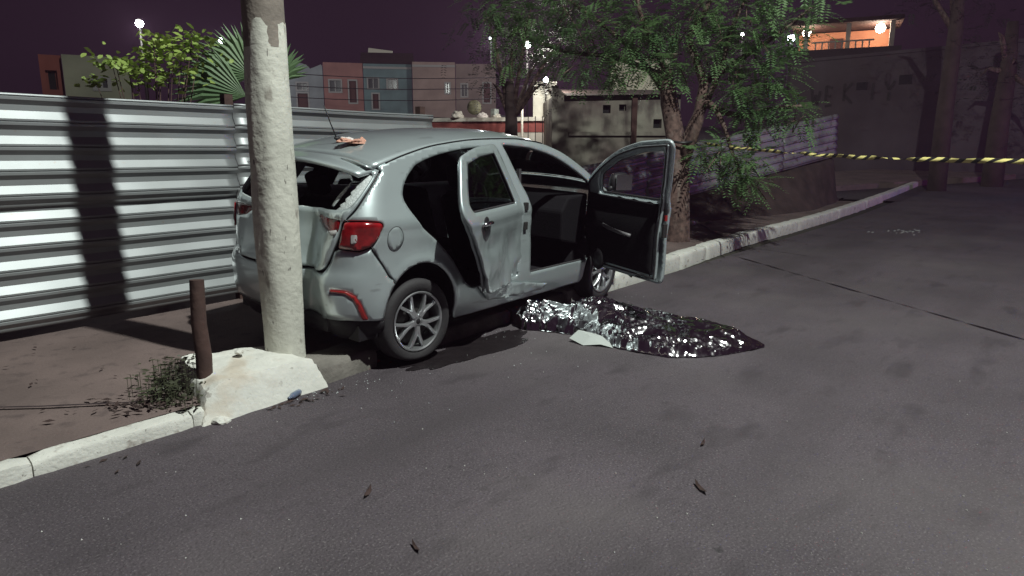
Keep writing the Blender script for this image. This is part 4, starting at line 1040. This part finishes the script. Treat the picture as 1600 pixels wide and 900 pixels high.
# ================================================================== BARRIER TAPE
def tape():
    a = TREE + Vector((.05, -.20, 0)); p0 = far(1088, 222, math.hypot(a.x, a.y) - .05); p1 = far(1720, 252, 6.2)
    n = 420; vs = []; fs = []; uv = []
    L = (p1 - p0).length
    for i in range(n + 1):
        t = i / n; p = p0.lerp(p1, t); p.z -= .30 * t * (1 - t) * 1.0 - 0.0
        tw = .9 * math.sin(t * 21) + 1.2 * math.sin(t * 47 + 1) + .5
        d = (p1 - p0).normalized(); up = Vector((0, 0, 1)); s = d.cross(up).normalized(); w = (up * math.cos(tw * .75) + s * math.sin(tw * .75)) * .021
        p.z += .004 * math.sin(t * 60)
        vs += [p + w, p - w]; uv.append(t * L)
    fs = [(2 * i, 2 * i + 1, 2 * i + 3, 2 * i + 2) for i in range(n)]
    m = bpy.data.materials.new('striped_tape'); m.use_nodes = True; nt = m.node_tree; b = nt.nodes['Principled BSDF']; b.inputs['Roughness'].default_value = .4
    uvn = nt.nodes.new('ShaderNodeUVMap'); uvn.uv_map = 'UVMap'; sp = nt.nodes.new('ShaderNodeSeparateXYZ'); nt.links.new(uvn.outputs[0], sp.inputs[0])
    ad = nt.nodes.new('ShaderNodeMath'); ad.operation = 'ADD'; mu = nt.nodes.new('ShaderNodeMath'); mu.operation = 'MULTIPLY'; mu.inputs[1].default_value = .07
    nt.links.new(sp.outputs['Y'], mu.inputs[0]); nt.links.new(sp.outputs['X'], ad.inputs[0]); nt.links.new(mu.outputs[0], ad.inputs[1])
    md = nt.nodes.new('ShaderNodeMath'); md.operation = 'PINGPONG'; md.inputs[1].default_value = .08; nt.links.new(ad.outputs[0], md.inputs[0])
    gt = nt.nodes.new('ShaderNodeMath'); gt.operation = 'GREATER_THAN'; gt.inputs[1].default_value = .036; nt.links.new(md.outputs[0], gt.inputs[0])
    mx = nt.nodes.new('ShaderNodeMix'); mx.data_type = 'RGBA'; mx.inputs['A'].default_value = (.02, .018, .02, 1); mx.inputs['B'].default_value = (.78, .68, .26, 1)
    nt.links.new(gt.outputs[0], mx.inputs['Factor']); nt.links.new(mx.outputs['Result'], b.inputs['Base Color'])
    o = mesh('barrier_tape', vs, fs, m, shade=True); ul = o.data.uv_layers.new(name='UVMap')
    for poly in o.data.polygons:
        for li in poly.loop_indices:
            vi = o.data.loops[li].vertex_index; ul.data[li].uv = (uv[vi // 2], vi % 2)
    md_ = o.modifiers.new('thick', 'SOLIDIFY'); md_.thickness = .001
    tag(o, 'yellow and black striped barrier tape strung from the tree', 'barrier tape')
    kn = MB(); kn.tube([Vector((TREE.x + .2 * math.cos(t), TREE.y + .2 * math.sin(t), p0.z + .01 * math.sin(3 * t))) for t in lin(0, 6.283, 21)], .02, 6, False); kn.build('tape_loop', m, o, True)
    post = empty('tape_post', (p1.x, p1.y, 0), 0, 'slim steel post holding the far end of the striped tape', 'post')
    MB().tube([(0, 0, .03), (0, 0, 1.5)], .022, 10).build('shaft', mat('post_steel', (.2, .2, .2), .5, metal=.5), post, True)
    MB().lathe([(0, .05), (.05, .05), (.17, .02), (.18, .0)], 20).build('foot', blackpl, post, True)
tape()

# ================================================================== BACKGROUND BUILDINGS
def facing(p):  # yaw that turns local -Y to the camera, local X to the right in the picture
    return math.atan2(p.y, p.x) - math.pi / 2
def house(name, pxl, pxr, pyt, pyb, D, wallm, label, openings, roofm=None, gable=None, depth=5.0, cat='house', cornice=None):
    a = far(pxl, pyb, D); bb = far(pxr, pyb, D); c = (a + bb) / 2
    topz = far((pxl + pxr) / 2, pyt, D).z; w = (bb - a).length; h = topz - c.z; gb = gz(c.x, c.y)
    o = empty(name, (c.x, c.y, gb), facing(c), label, cat); base = gb
    z0 = -.5; zt = topz - base; zb = c.z - base
    sx = lambda px: (px - (pxl + pxr) / 2) / (pxr - pxl) * w
    sz = lambda py: zt - (py - pyt) / (pyb - pyt) * h
    rects = [(sx(x0), sx(x1), sz(y1), sz(y0), kind) for x0, x1, y0, y1, kind in openings]
    # wall as front sheet with real holes plus sides
    outer = [(-w / 2, z0), (w / 2, z0), (w / 2, zt)] + ([(sx(x), sz(y)) for x, y in gable] if gable else []) + [(-w / 2, zt)]
    panel('wall', outer, [[(x0, z0_), (x1, z0_), (x1, z1_), (x0, z1_)] for x0, x1, z0_, z1_, k in rects], lambda x, z: Vector((x, 0, z)), wallm, o, .9, thick=.25, out=(0, -1, 0), shade=False)
    b = MB(); b.box((-w / 2, .26, z0), (-w / 2 + .2, depth, zt - .02)); b.box((w / 2 - .2, .26, z0), (w / 2, depth, zt - .02)); b.box((-w / 2 + .2, depth - .2, z0), (w / 2 - .2, depth, zt - .02)); b.build('side_wall', wallm, o)
    for x0, x1, z0_, z1_, k in rects:
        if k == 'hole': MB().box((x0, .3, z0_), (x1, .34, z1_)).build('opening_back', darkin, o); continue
        fr = MB(); t = .10
        for q in ((x0 - t, z0_ - t, x1 + t, z0_), (x0 - t, z1_, x1 + t, z1_ + t), (x0 - t, z0_, x0, z1_), (x1, z0_, x1 + t, z1_)): fr.box((q[0], -.05, q[1]), (q[2], .06, q[3]))
        f = fr.build('window' if k == 'win' else 'door', framem, o)
        if k == 'win':
            m2 = (x0 + x1) / 2
            MB().box((x0, .12, z0_), (m2 - .03, .15, z1_)).build('pane', darkpane, f); MB().box((m2 + .03, .12, z0_), (x1, .15, z1_)).build('pane', darkpane, f); MB().box((m2 - .03, .10, z0_), (m2 + .03, .16, z1_)).build('mullion', framem, f)
        else:
            MB().box((x0, .12, z0_), (x1, .16, z1_)).build('door_leaf', darkdoor, f)
    if roofm:
        MB().add([(-w / 2 - .2, -.35, zt), (w / 2 + .2, -.35, zt), (w / 2 + .2, depth * .55, zt + 1.1), (-w / 2 - .2, depth * .55, zt + 1.1), (w / 2 + .2, depth + .2, zt), (-w / 2 - .2, depth + .2, zt)], [(0, 1, 2, 3), (3, 2, 4, 5)]).build('roof', roofm, o)
    if cornice: MB().box((-w / 2, -.12, zt - .35), (w / 2, -.001, zt - .2)).build('cornice', cornice, o)
    return o
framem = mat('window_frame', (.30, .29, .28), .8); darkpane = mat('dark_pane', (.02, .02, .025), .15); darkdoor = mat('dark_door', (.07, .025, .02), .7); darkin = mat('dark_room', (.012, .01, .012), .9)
tile = mat('roof_tile', (.09, .05, .045), .9, vary=.4, vscale=3)
house('grey_gabled_house', 448, 507, 103, 172, 52, plaster('plaster_grey', (.26, .28, .29)), 'small grey house with a curved gable, leftmost of the terrace', [(466, 482, 130, 140, 'win'), (466, 482, 146, 168, 'door')], gable=[(505, 100), (488, 107), (482, 101), (474, 99), (464, 100), (456, 104)])
house('red_house', 508, 569, 98, 172, 52, plaster('plaster_red', (.33, .16, .14)), 'red plastered house with one door, left of the teal house', [(517, 534, 126, 143, 'win'), (547, 558, 126, 160, 'door')])
house('teal_house', 570, 645, 100, 172, 52, plaster('plaster_teal', (.16, .235, .245)), 'teal house with two square windows and a dark tiled roof', [(577, 592, 123, 138, 'win'), (607, 621, 124, 138, 'win'), (583, 592, 147, 170, 'door')], roofm=tile, cornice=framem)
house('beige_house', 646, 712, 97, 176, 51, plaster('plaster_beige', (.34, .25, .22)), 'faded beige and pink house right of the teal one', [(697, 703, 130, 145, 'win')], cornice=framem)
house('brown_house', 713, 775, 100, 178, 51, plaster('plaster_brown', (.26, .20, .18)), 'drab brown house at the right end of the terrace', [(722, 730, 132, 150, 'win'), (756, 766, 130, 160, 'door')])
house('cream_house', 102, 205, 88, 140, 26, plaster('plaster_cream', (.34, .34, .25)), 'low cream house behind the shrub with a red corner bay', [(150, 168, 124, 137, 'win')], depth=4)
house('red_corner_house', 66, 101, 86, 140, 26.5, plaster('plaster_brick', (.30, .09, .07)), 'small red house front left of the cream house', [(74, 92, 110, 140, 'hole')], depth=4)
for k, (y0, y1, lab) in enumerate([(108, 118, 'topmost overhead cable before the terrace of houses'), (128, 133, 'middle overhead cable before the terrace of houses'), (146, 150, 'lowest overhead cable before the terrace of houses')]):
    a_, b_ = far(380, y0, 44), far(840, y1, 40); n = 24
    o = MB().tube([a_.lerp(b_, t) - Vector((0, 0, .9 * 4 * t * (1 - t) * .35)) for t in lin(0, 1, n)], .022, 5).build('overhead_cable', blackpl, None, True); tag(o, lab, 'cable', 'cables before the houses')
# lit rooftop sign board / gable over the teal house
p = far(594, 86, 58); o = MB().box((-.95, -.1, -.42), (.95, .1, .42)).build('lit_gable', mat('cream_panel', (.75, .72, .58), .8), None, loc=p, bevel=.03); o.rotation_euler = (0, R(6), facing(p)); tag(o, 'pale lit gable panel above the teal house roof', 'gable panel')
MB().box((-.08, .0, -6), (.08, .1, -.4)).build('support', darkdoor, o)
# low red and white wall
wa = far(655, 212, 20); wb = far(868, 212, 19)
rw = empty('red_white_wall', ((wa.x + wb.x) / 2, (wa.y + wb.y) / 2, gz(wa.x, wa.y)), math.atan2(wb.y - wa.y, wb.x - wa.x), 'low red and white painted wall with a white coping behind the car', 'wall')
ww = (wb - wa).length; zc = far(760, 184, 19.5).z - gz(wa.x, wa.y); zr = far(760, 204, 19.5).z - gz(wa.x, wa.y)
redw = plaster('wall_red', (.36, .09, .08), .35); whw = plaster('wall_white', (.62, .58, .52), .2)
MB().box((-ww / 2, 0, -.5), (ww / 2, .22, zr - .05)).build('white_base', whw, rw); MB().box((-ww / 2, -.01, zr - .05), (ww / 2, .22, zc - .1)).build('red_band', redw, rw); MB().box((-ww / 2 - .02, -.06, zc - .1), (ww / 2 + .02, .28, zc)).build('coping', whw, rw)
def on_wall(name, px, py, size, m, lab, cat, seed):
    p = far(px, py, 19.6); p.z = far(760, 184, 19.5).z + size[2] * .35; o = crumple(name, p, size, m, seed, None, .35); tag(o, lab, cat, 'clutter on the red and white wall'); return o
on_wall('white_sack', 715, 178, (.17, .12, .14), whw, 'white sack on the wall coping, leftmost', 'sack', 2)
on_wall('pale_bundle', 754, 178, (.16, .12, .10), palecloth, 'flat pale bundle on the wall coping, in the middle', 'bundle', 7)
on_wall('white_bag', 776, 178, (.16, .10, .08), whw, 'crumpled white bag at the right of the wall clutter', 'bag', 12)
p = far(741, 168, 19.6); p.z = far(760, 184, 19.5).z + .28; o = MB().lathe([(0, -.06), (.18, -.06), (.2, 0), (.18, .06), (0, .06)], 20, 'y').build('round_drum', mat('olive_plastic', (.2, .19, .12), .6), None, True, loc=p); o.rotation_euler = (0, 0, facing(p)); tag(o, 'round olive drum standing on the wall coping', 'drum')
p = far(773, 174, 19.6); p.z = far(760, 184, 19.5).z + .0; o = MB().box((-.09, -.08, 0), (.09, .08, .24)).build('grey_canister', mat('grey_tin', (.35, .38, .36), .5), None, loc=p, bevel=.02); tag(o, 'small grey box canister standing on the wall coping', 'canister')
# white block pier right of it
p = far(850, 165, 19.3); o = MB().box((-.30, 0, -1.2), (.30, .4, .55)).build('plastered_pier', plaster('pier_plaster', (.50, .48, .42)), None, loc=p, bevel=.02); o.rotation_euler = (0, 0, facing(p)); tag(o, 'pale plastered pier at the right end of the red wall', 'pier')
MB().box((-.34, -.03, .551), (.34, .43, .62)).build('pier_cap', whw, o)
# wire gate posts with bars
gp = far(812, 212, 18.4); gate = empty('wire_gate', (gp.x, gp.y, gz(gp.x, gp.y)), facing(gp), 'thin wire gate with two knobbed white posts before the red wall', 'gate')
zt_ = far(812, 166, 18.4).z - gate.location.z
for x in (-.13, .06):
    o = MB().tube([(x, 0, -.2), (x, 0, zt_)], .03, 8).build('gate_post', whw, gate, True); MB().lathe([(0, .05), (.035, .035), (.05, 0), (.035, -.035), (0, -.05)], 12, 'z', Matrix.Translation((x, 0, zt_ + .04))).build('knob', whw, o, True)
for x in lin(.22, .78, 4): MB().tube([(x, 0, -.2), (x, 0, zt_ - .25)], .011, 5).build('bar', blackpl, gate)
# dark tree trunk standing before the wall
farbark = mat('far_bark', (.07, .045, .042), .95, vary=.35, vscale=3, bump=.5, bscale=9)
def plain_tree(name, px, py, D, r, h, lab, clumps, lm=darkleaf, lean=0.0):
    p = far(px, py, D); g = gz(p.x, p.y); t = empty(name, (p.x, p.y, g), 0, lab, 'tree', None)
    b = MB(); b.tube([(0, 0, -.3), (.02, .03, h * .35), (lean * .5, .0, h * .7), (lean, .05, h)], [r * 1.15, r, r * .85, r * .55], 10); o = b.build('trunk', farbark, t, True)
    vs = []; fs = []; b = MB()
    for (cx, cy, dd, rr, n) in clumps:
        c = far(cx, cy, D + dd) - Vector((p.x, p.y, g)); b.tube([Vector((lean * .5, 0, h * .7)), c * .7 + Vector((0, 0, h * .25)), c], [r * .4, r * .25, .01], 6)
        for _ in range(n):
            q = c + Vector((rnd.gauss(0, rr * .5), rnd.gauss(0, rr * .5), rnd.gauss(0, rr * .4))); frond(vs, fs, q, Vector((rnd.uniform(-1, 1), rnd.uniform(-1, 1), rnd.uniform(-.6, .4))), Vector((0, 0, 1)), rnd.uniform(.25, .45), 6, rnd.uniform(.03, .05))
    b.build('limbs', bark, t, True)
    if vs: mesh('crown', vs, fs, lm, t)
    return t
plain_tree('dark_tree', 799, 200, 16.5, .17, 3.0, 'dark-trunked tree in front of the red wall', [(760, 20, .5, .9, 90), (800, 60, .3, .8, 110), (840, 95, .2, .6, 80), (780, 100, .4, .6, 70), (830, 10, 0, .9, 90), (770, 130, .3, .4, 30), (850, 130, .2, .4, 30), (880, 60, .2, .6, 60)])
plain_tree('reddish_tree', 1470, 240, 25, .24, 6.5, 'tall tree trunk tinted red by the assumed beacon', [(1440, -10, 0, 1.6, 60), (1500, 10, 0, 1.5, 60), (1480, -60, 0, 1.6, 60)])
plain_tree('shadowed_tree', 1556, 245, 27, .28, 5.0, 'dark forked tree at the right edge of the picture', [(1530, 120, 0, 1.3, 90), (1590, 100, 0, 1.5, 90), (1560, 50, 0, 1.6, 80), (1620, 160, 0, 1.2, 60)], lean=.3)
# ruined concrete building
A3 = far(862, 232, 17); B3 = far(1060, 232, 17.6)
c3 = (A3 + B3) / 2; w3 = (B3 - A3).length
ru = empty('ruined_building', (c3.x, c3.y, gz(c3.x, c3.y)), math.atan2(B3.y - A3.y, B3.x - A3.x), 'stained concrete building with small square openings behind the tree', 'building')
stained = mat('stained_concrete', (.36, .34, .28), .95, vcol=(.16, .12, .11), vscale=1.1, bump=.6, bscale=9)
add_layer(stained, 2.6, .52, .66, (.07, .05, .05), fac=.75, stretch=(1, 1, .4))
gb = ru.location.z; zz = lambda py: far(950, py, 17.2).z - gb
sx3 = lambda px: (px - 961) / 198 * w3
outer = [(sx3(862), -.4), (sx3(1060), -.4), (sx3(1060), zz(147)), (sx3(890), zz(152)), (sx3(880), zz(146)), (sx3(867), zz(133)), (sx3(862), zz(136))]
holes = [[(sx3(a), zz(d)), (sx3(b_), zz(d)), (sx3(b_), zz(c_)), (sx3(a), zz(c_))] for a, b_, c_, d in ((940, 952, 164, 177), (965, 976, 163, 173), (1019, 1032, 186, 200))]
panel('wall', outer, holes, lambda x, z: Vector((x, 0, z)), stained, ru, .25, thick=.2, out=(0, -1, 0), shade=False)
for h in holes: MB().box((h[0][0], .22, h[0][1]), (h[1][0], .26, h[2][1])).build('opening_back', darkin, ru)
MB().box((-w3 / 2, .22, -.4), (-w3 / 2 + .2, 4, zz(152))).build('side_wall', stained, ru); MB().box((w3 / 2 - .2, .22, -.4), (w3 / 2, 4, zz(152))).build('side_wall', stained, ru)
MB().add([(-w3 / 2 + .3, -.25, zz(151)), (w3 / 2 + .2, -.25, zz(147)), (w3 / 2 + .2, 2.2, zz(128)), (-w3 / 2 + .1, 2.2, zz(128)), (w3 / 2 + .2, 4.2, zz(150)), (-w3 / 2 + .1, 4.2, zz(150))], [(0, 1, 2, 3), (3, 2, 4, 5)]).build('roof', tile, ru)
MB().box((sx3(984), -.1, -.3), (sx3(992), -.001, zz(150))).build('buttress', darkdoor, ru)
MB().box((-w3 / 2 + .4, -.09, zz(212)), (w3 / 2, -.001, zz(206))).build('ledge', stained, ru)
# pale lit gable behind the tree
p = far(1000, 116, 24); o = MB().box((-.95, -.1, -3), (.95, .1, .45)).build('lit_gable_wall', mat('lit_cream', (.7, .66, .52), .85), None, loc=p, bevel=.02); o.rotation_euler = (0, 0, facing(p)); tag(o, 'pale gable wall glimpsed through the tree leaves', 'wall')
MB().box((-1.1, -.2, .451), (1.1, .3, .56)).build('coping', tile, o)
# long dark wall on the right with faint painted letters
wallm = mat('dim_wall', (.10, .08, .09), .95, vcol=(.06, .045, .05), vscale=.5, bump=.4, bscale=4)
W0 = far(1225, 250, 33); W1 = far(1660, 250, 30)
bw = empty('boundary_wall', (W0.x, W0.y, gz(W0.x, W0.y)), math.atan2(W1.y - W0.y, W1.x - W0.x), 'long high dim wall beyond the side street on the right', 'wall')
lw_ = math.hypot(W1.x - W0.x, W1.y - W0.y); zt_ = far(1350, 92, 32.5).z - bw.location.z
vs = []; n = 30
MB().box((0, 0, -.6), (lw_, .25, zt_)).build('wall_face', wallm, bw)
MB().box((-.05, -.06, zt_ + .003), (lw_ + .05, .31, zt_ + .12)).build('coping', wallm, bw)
letm = mat('faded_letter', (.035, .03, .03), .95)
def strokes(px0, py0, sc, segs_):
    b = MB()
    for (x0, y0, x1, y1) in segs_:
        d = Vector((x1 - x0, y1 - y0)); L = d.length; a = math.atan2(-(y1 - y0), x1 - x0)
        u = ((px0 + x0 * sc) - 1225) / (1660 - 1225) * lw_; zc_ = zt_ - ((py0 + y0 * sc) - 92) / 158 * (zt_ - .6 + .6) 
        k = lw_ / 435 * sc
        b.box((0, -.012, -.05), (L * k, -.002, .05), Matrix.Translation((u, 0, zc_)) @ Matrix.Rotation(-a, 4, 'Y'))
    return b.build('painted_letter', letm, bw)
strokes(1329, 126, 14, [(0, 0, 0, 2.2), (.9, 0, 0, 1.1), (0, 1.1, 1.0, 2.2)]); strokes(1378, 128, 14, [(0, 0, 0, 2.0)]); strokes(1398, 127, 14, [(0, 0, .5, 1.0), (1.1, 0, .5, 1.0), (.5, 1.0, .5, 2.0)])
strokes(1268, 128, 14, [(0, 0, .3, 2.0), (.3, 2.0, .6, .8), (.6, .8, .9, 2.0), (.9, 2.0, 1.2, 0)]); strokes(1296, 128, 14, [(0, 0, 0, 2), (0, 0, .8, .3), (0, 1, .7, 1), (0, 2, .8, 1.9)])
for (x0, x1, y0, y1) in ((1350, 1368, 126, 136), (1420, 1440, 120, 132)):
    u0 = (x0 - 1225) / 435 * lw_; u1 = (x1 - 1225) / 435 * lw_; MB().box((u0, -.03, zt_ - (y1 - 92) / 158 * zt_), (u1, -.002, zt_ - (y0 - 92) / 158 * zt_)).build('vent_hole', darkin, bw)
# house with lit patio above that wall
p = far(1318, 90, 40); g0 = gz(p.x, p.y)
ph = empty('patio_house', (p.x, p.y, g0), facing(p), 'house with a floodlit terrace above the long dim wall', 'house')
k = 40 / 1100.0; zP = lambda py: far(1318, py, 40).z - g0; xP = lambda px: (px - 1318) * k * 1.05
oran = plaster('wall_orange', (.60, .27, .16), .2)
MB().box((xP(1262), 0, -1), (xP(1372), .3, zP(50))).build('wall', oran, ph); MB().box((xP(1255), -2.6, zP(48)), (xP(1380), .4, zP(42))).build('terrace_roof', tile, ph); MB().box((xP(1255), -2.6, -1), (xP(1380), -.0, zP(86))).build('terrace_floor', wallm, ph)
for px in (1273, 1321, 1369): MB().box((xP(px) - .1, -2.3, zP(86)), (xP(px) + .1, -2.1, zP(48))).build('column', whw, ph)
MB().box((xP(1300), -.05, zP(84)), (xP(1316), -.002, zP(60))).build('door', darkdoor, ph)
for px in lin(1285, 1345, 9): MB().box((xP(px) - .03, -2.5, zP(86)), (xP(px) + .03, -2.44, zP(76))).build('baluster', whw, ph)
MB().box((xP(1280), -2.52, zP(76)), (xP(1350), -2.42, zP(74))).build('rail', whw, ph)
def bulb(parent, loc, r, m): 
    return MB().lathe([(0, -r), (r * .7, -r * .7), (r, 0), (r * .7, r * .7), (0, r)], 14, 'z').build('bulb', m, parent, True, loc=loc)
def plight(name, parent, loc, power, col, rad=.1):
    l = bpy.data.lights.new(name, 'POINT'); l.energy = power; l.color = col; l.shadow_soft_size = rad; o = bpy.data.objects.new(name, l); o.location = loc; return link(o, parent)
for px, py, r, pw in ((1273, 57, .20, 60), (1356, 57, .22, 110)):
    bulb(ph, (xP(px), -2.0, zP(py)), r, lampwarm); plight('terrace_light', ph, (xP(px), -1.4, zP(py + 4)), pw, (1, .72, .5))

# ================================================================== STREET LAMPS IN THE DISTANCE
lampsteel = mat('lamp_steel', (.05, .045, .045), .6, metal=.4)
def street_lamp(px, py, D, r, m, power, col, lab):
    p = far(px, py, D); g = gz(p.x, p.y); h = p.z - g
    t = empty('street_lamp', (p.x, p.y, g), facing(p), lab, 'street lamp', 'distant street lamps')
    MB().tube([(0, .6, -.2), (0, .6, h * .85), (0, .5, h + .12), (0, .05, h + .2)], [.07, .055, .04, .03], 8).build('post', lampsteel, t, True)
    MB().box((-.10, -.25, h + .10), (.10, .2, h + .2)).build('lamp_head', lampsteel, t, bevel=.03)
    bulb(t, (0, -.08, h + .0), r, m)
    plight('lamp_light', t, (0, -.6, h - .35), power, col, .15)
street_lamp(218, 37, 40, .19, lampwhite, 500, (.95, 1, .95), 'leftmost lit street lamp over the shrub')
street_lamp(347, 63, 45, .19, lampcool, 600, (.9, .95, 1), 'lit street lamp seen through the palm leaf')
street_lamp(824, 70, 38, .20, lampwhite, 1500, (1, 1, .92), 'brightest lit street lamp above the red wall')
street_lamp(767, 60, 60, .15, lampcool, 1000, (.9, .95, 1), 'small bluish street lamp left of the brightest one')
street_lamp(1236, 60, 45, .22, lampcool, 800, (.8, .88, 1), 'bluish street lamp at the right edge of the tree')
street_lamp(1160, 54, 60, .12, lampwhite, 250, (1, 1, .95), 'tiny street lamp glimpsed through the tree leaves')
# porch lamp that washes the red wall and ruin, hanging from the pier
p = far(853, 128, 18.6); pl = empty('porch_lamp', p, facing(p), 'small bluish-white lamp on an arm above the plastered pier', 'lamp')
MB().tube([(0, .1, -1.2), (0, .1, .05), (0, -.02, .12)], .02, 6).build('arm', lampsteel, pl, True); bulb(pl, (0, -.05, .05), .07, lampcool); plight('porch_light', pl, (0, -.5, .1), 160, (1, .97, .86), .08)

# ================================================================== LIGHT ON THIS STREET: assumed lamp post across the road and assumed beacon, both out of view
lp = Vector(KEY['loc'])
kl = empty('assumed_roadside_lamp', (lp.x, lp.y - 1.6, 0), 0, 'assumed tall street lamp, out of view, on the near side of the road', 'street lamp')  # unseen lamp, assumed from the direction of the shadows
MB().tube([(0, -2.5, 0), (0, -2.5, 9.3), (0, -2.1, 9.75), (0, 1.5, 9.85)], [.09, .07, .05, .04], 10).build('post', lampsteel, kl, True)
MB().box((-.17, 1.25, 9.78), (.17, 1.95, 9.92)).build('lamp_head', lampsteel, kl, bevel=.03)
l = bpy.data.lights.new('lamp_light', 'SPOT'); l.energy = KEY['power']; l.color = KEY['color']; l.spot_size = R(172); l.spot_blend = .18; l.shadow_soft_size = .10
o = bpy.data.objects.new('lamp_light', l); o.location = (0, 1.6, 9.6); o.rotation_euler = (R(12), 0, 0); link(o, kl)
redm = emis('red_light', (1, .08, .10), 8); bluem = emis('blue_light', (.10, .12, 1), 8)
for (bx, by, bz, pr_, pb_, lab) in ((23.0, -4.6, .1, 230, 290, 'assumed beacon on a stand, out of view, red and blue lights added to tint the scene purple'),):  # red and blue source assumed, unseen; its lights add a purple tint
    bc = empty('assumed_beacon', (bx, by, bz), 0, lab, 'beacon')
    MB().tube([(0, 0, 0), (0, 0, 1.35)], .03, 8).build('stand', lampsteel, bc, True); MB().lathe([(0, .06), (.2, .05), (.24, 0)], 16).build('foot', blackpl, bc, True)
    MB().box((-.08, -.5, 1.34), (.08, .5, 1.4)).build('light_bar', blackpl, bc)
    for y, c_, nme, mm, pw in ((-.35, (1, .08, .10), 'red_light', redm, pr_), (.35, (.10, .12, 1), 'blue_light', bluem, pb_)):
        MB().lathe([(0, .14), (.08, .12), (.1, .0), (0, 0)], 14, 'z', Matrix.Translation((0, y, 1.4))).build(nme, mm, bc, True)
        plight(nme, bc, (0, y, 1.65), pw, c_, .08)

# ================================================================== ADDED HAZE: purple volume put in to lift the dark tones
hz = MB().box((-66, -66, -2.0), (146, 146, 16)).build('haze', None)
hm = bpy.data.materials.new('added_haze'); hm.use_nodes = True; nt = hm.node_tree; nt.nodes.remove(nt.nodes['Principled BSDF'])
v = nt.nodes.new('ShaderNodeVolumePrincipled'); v.inputs['Color'].default_value = (.95, .55, .90, 1); v.inputs['Density'].default_value = HAZE_DENSITY
nt.links.new(v.outputs[0], nt.nodes['Material Output'].inputs['Volume']); hz.data.materials.append(hm); tag(hz, 'thin purple haze added to lift the dark tones', 'haze', kind='stuff')
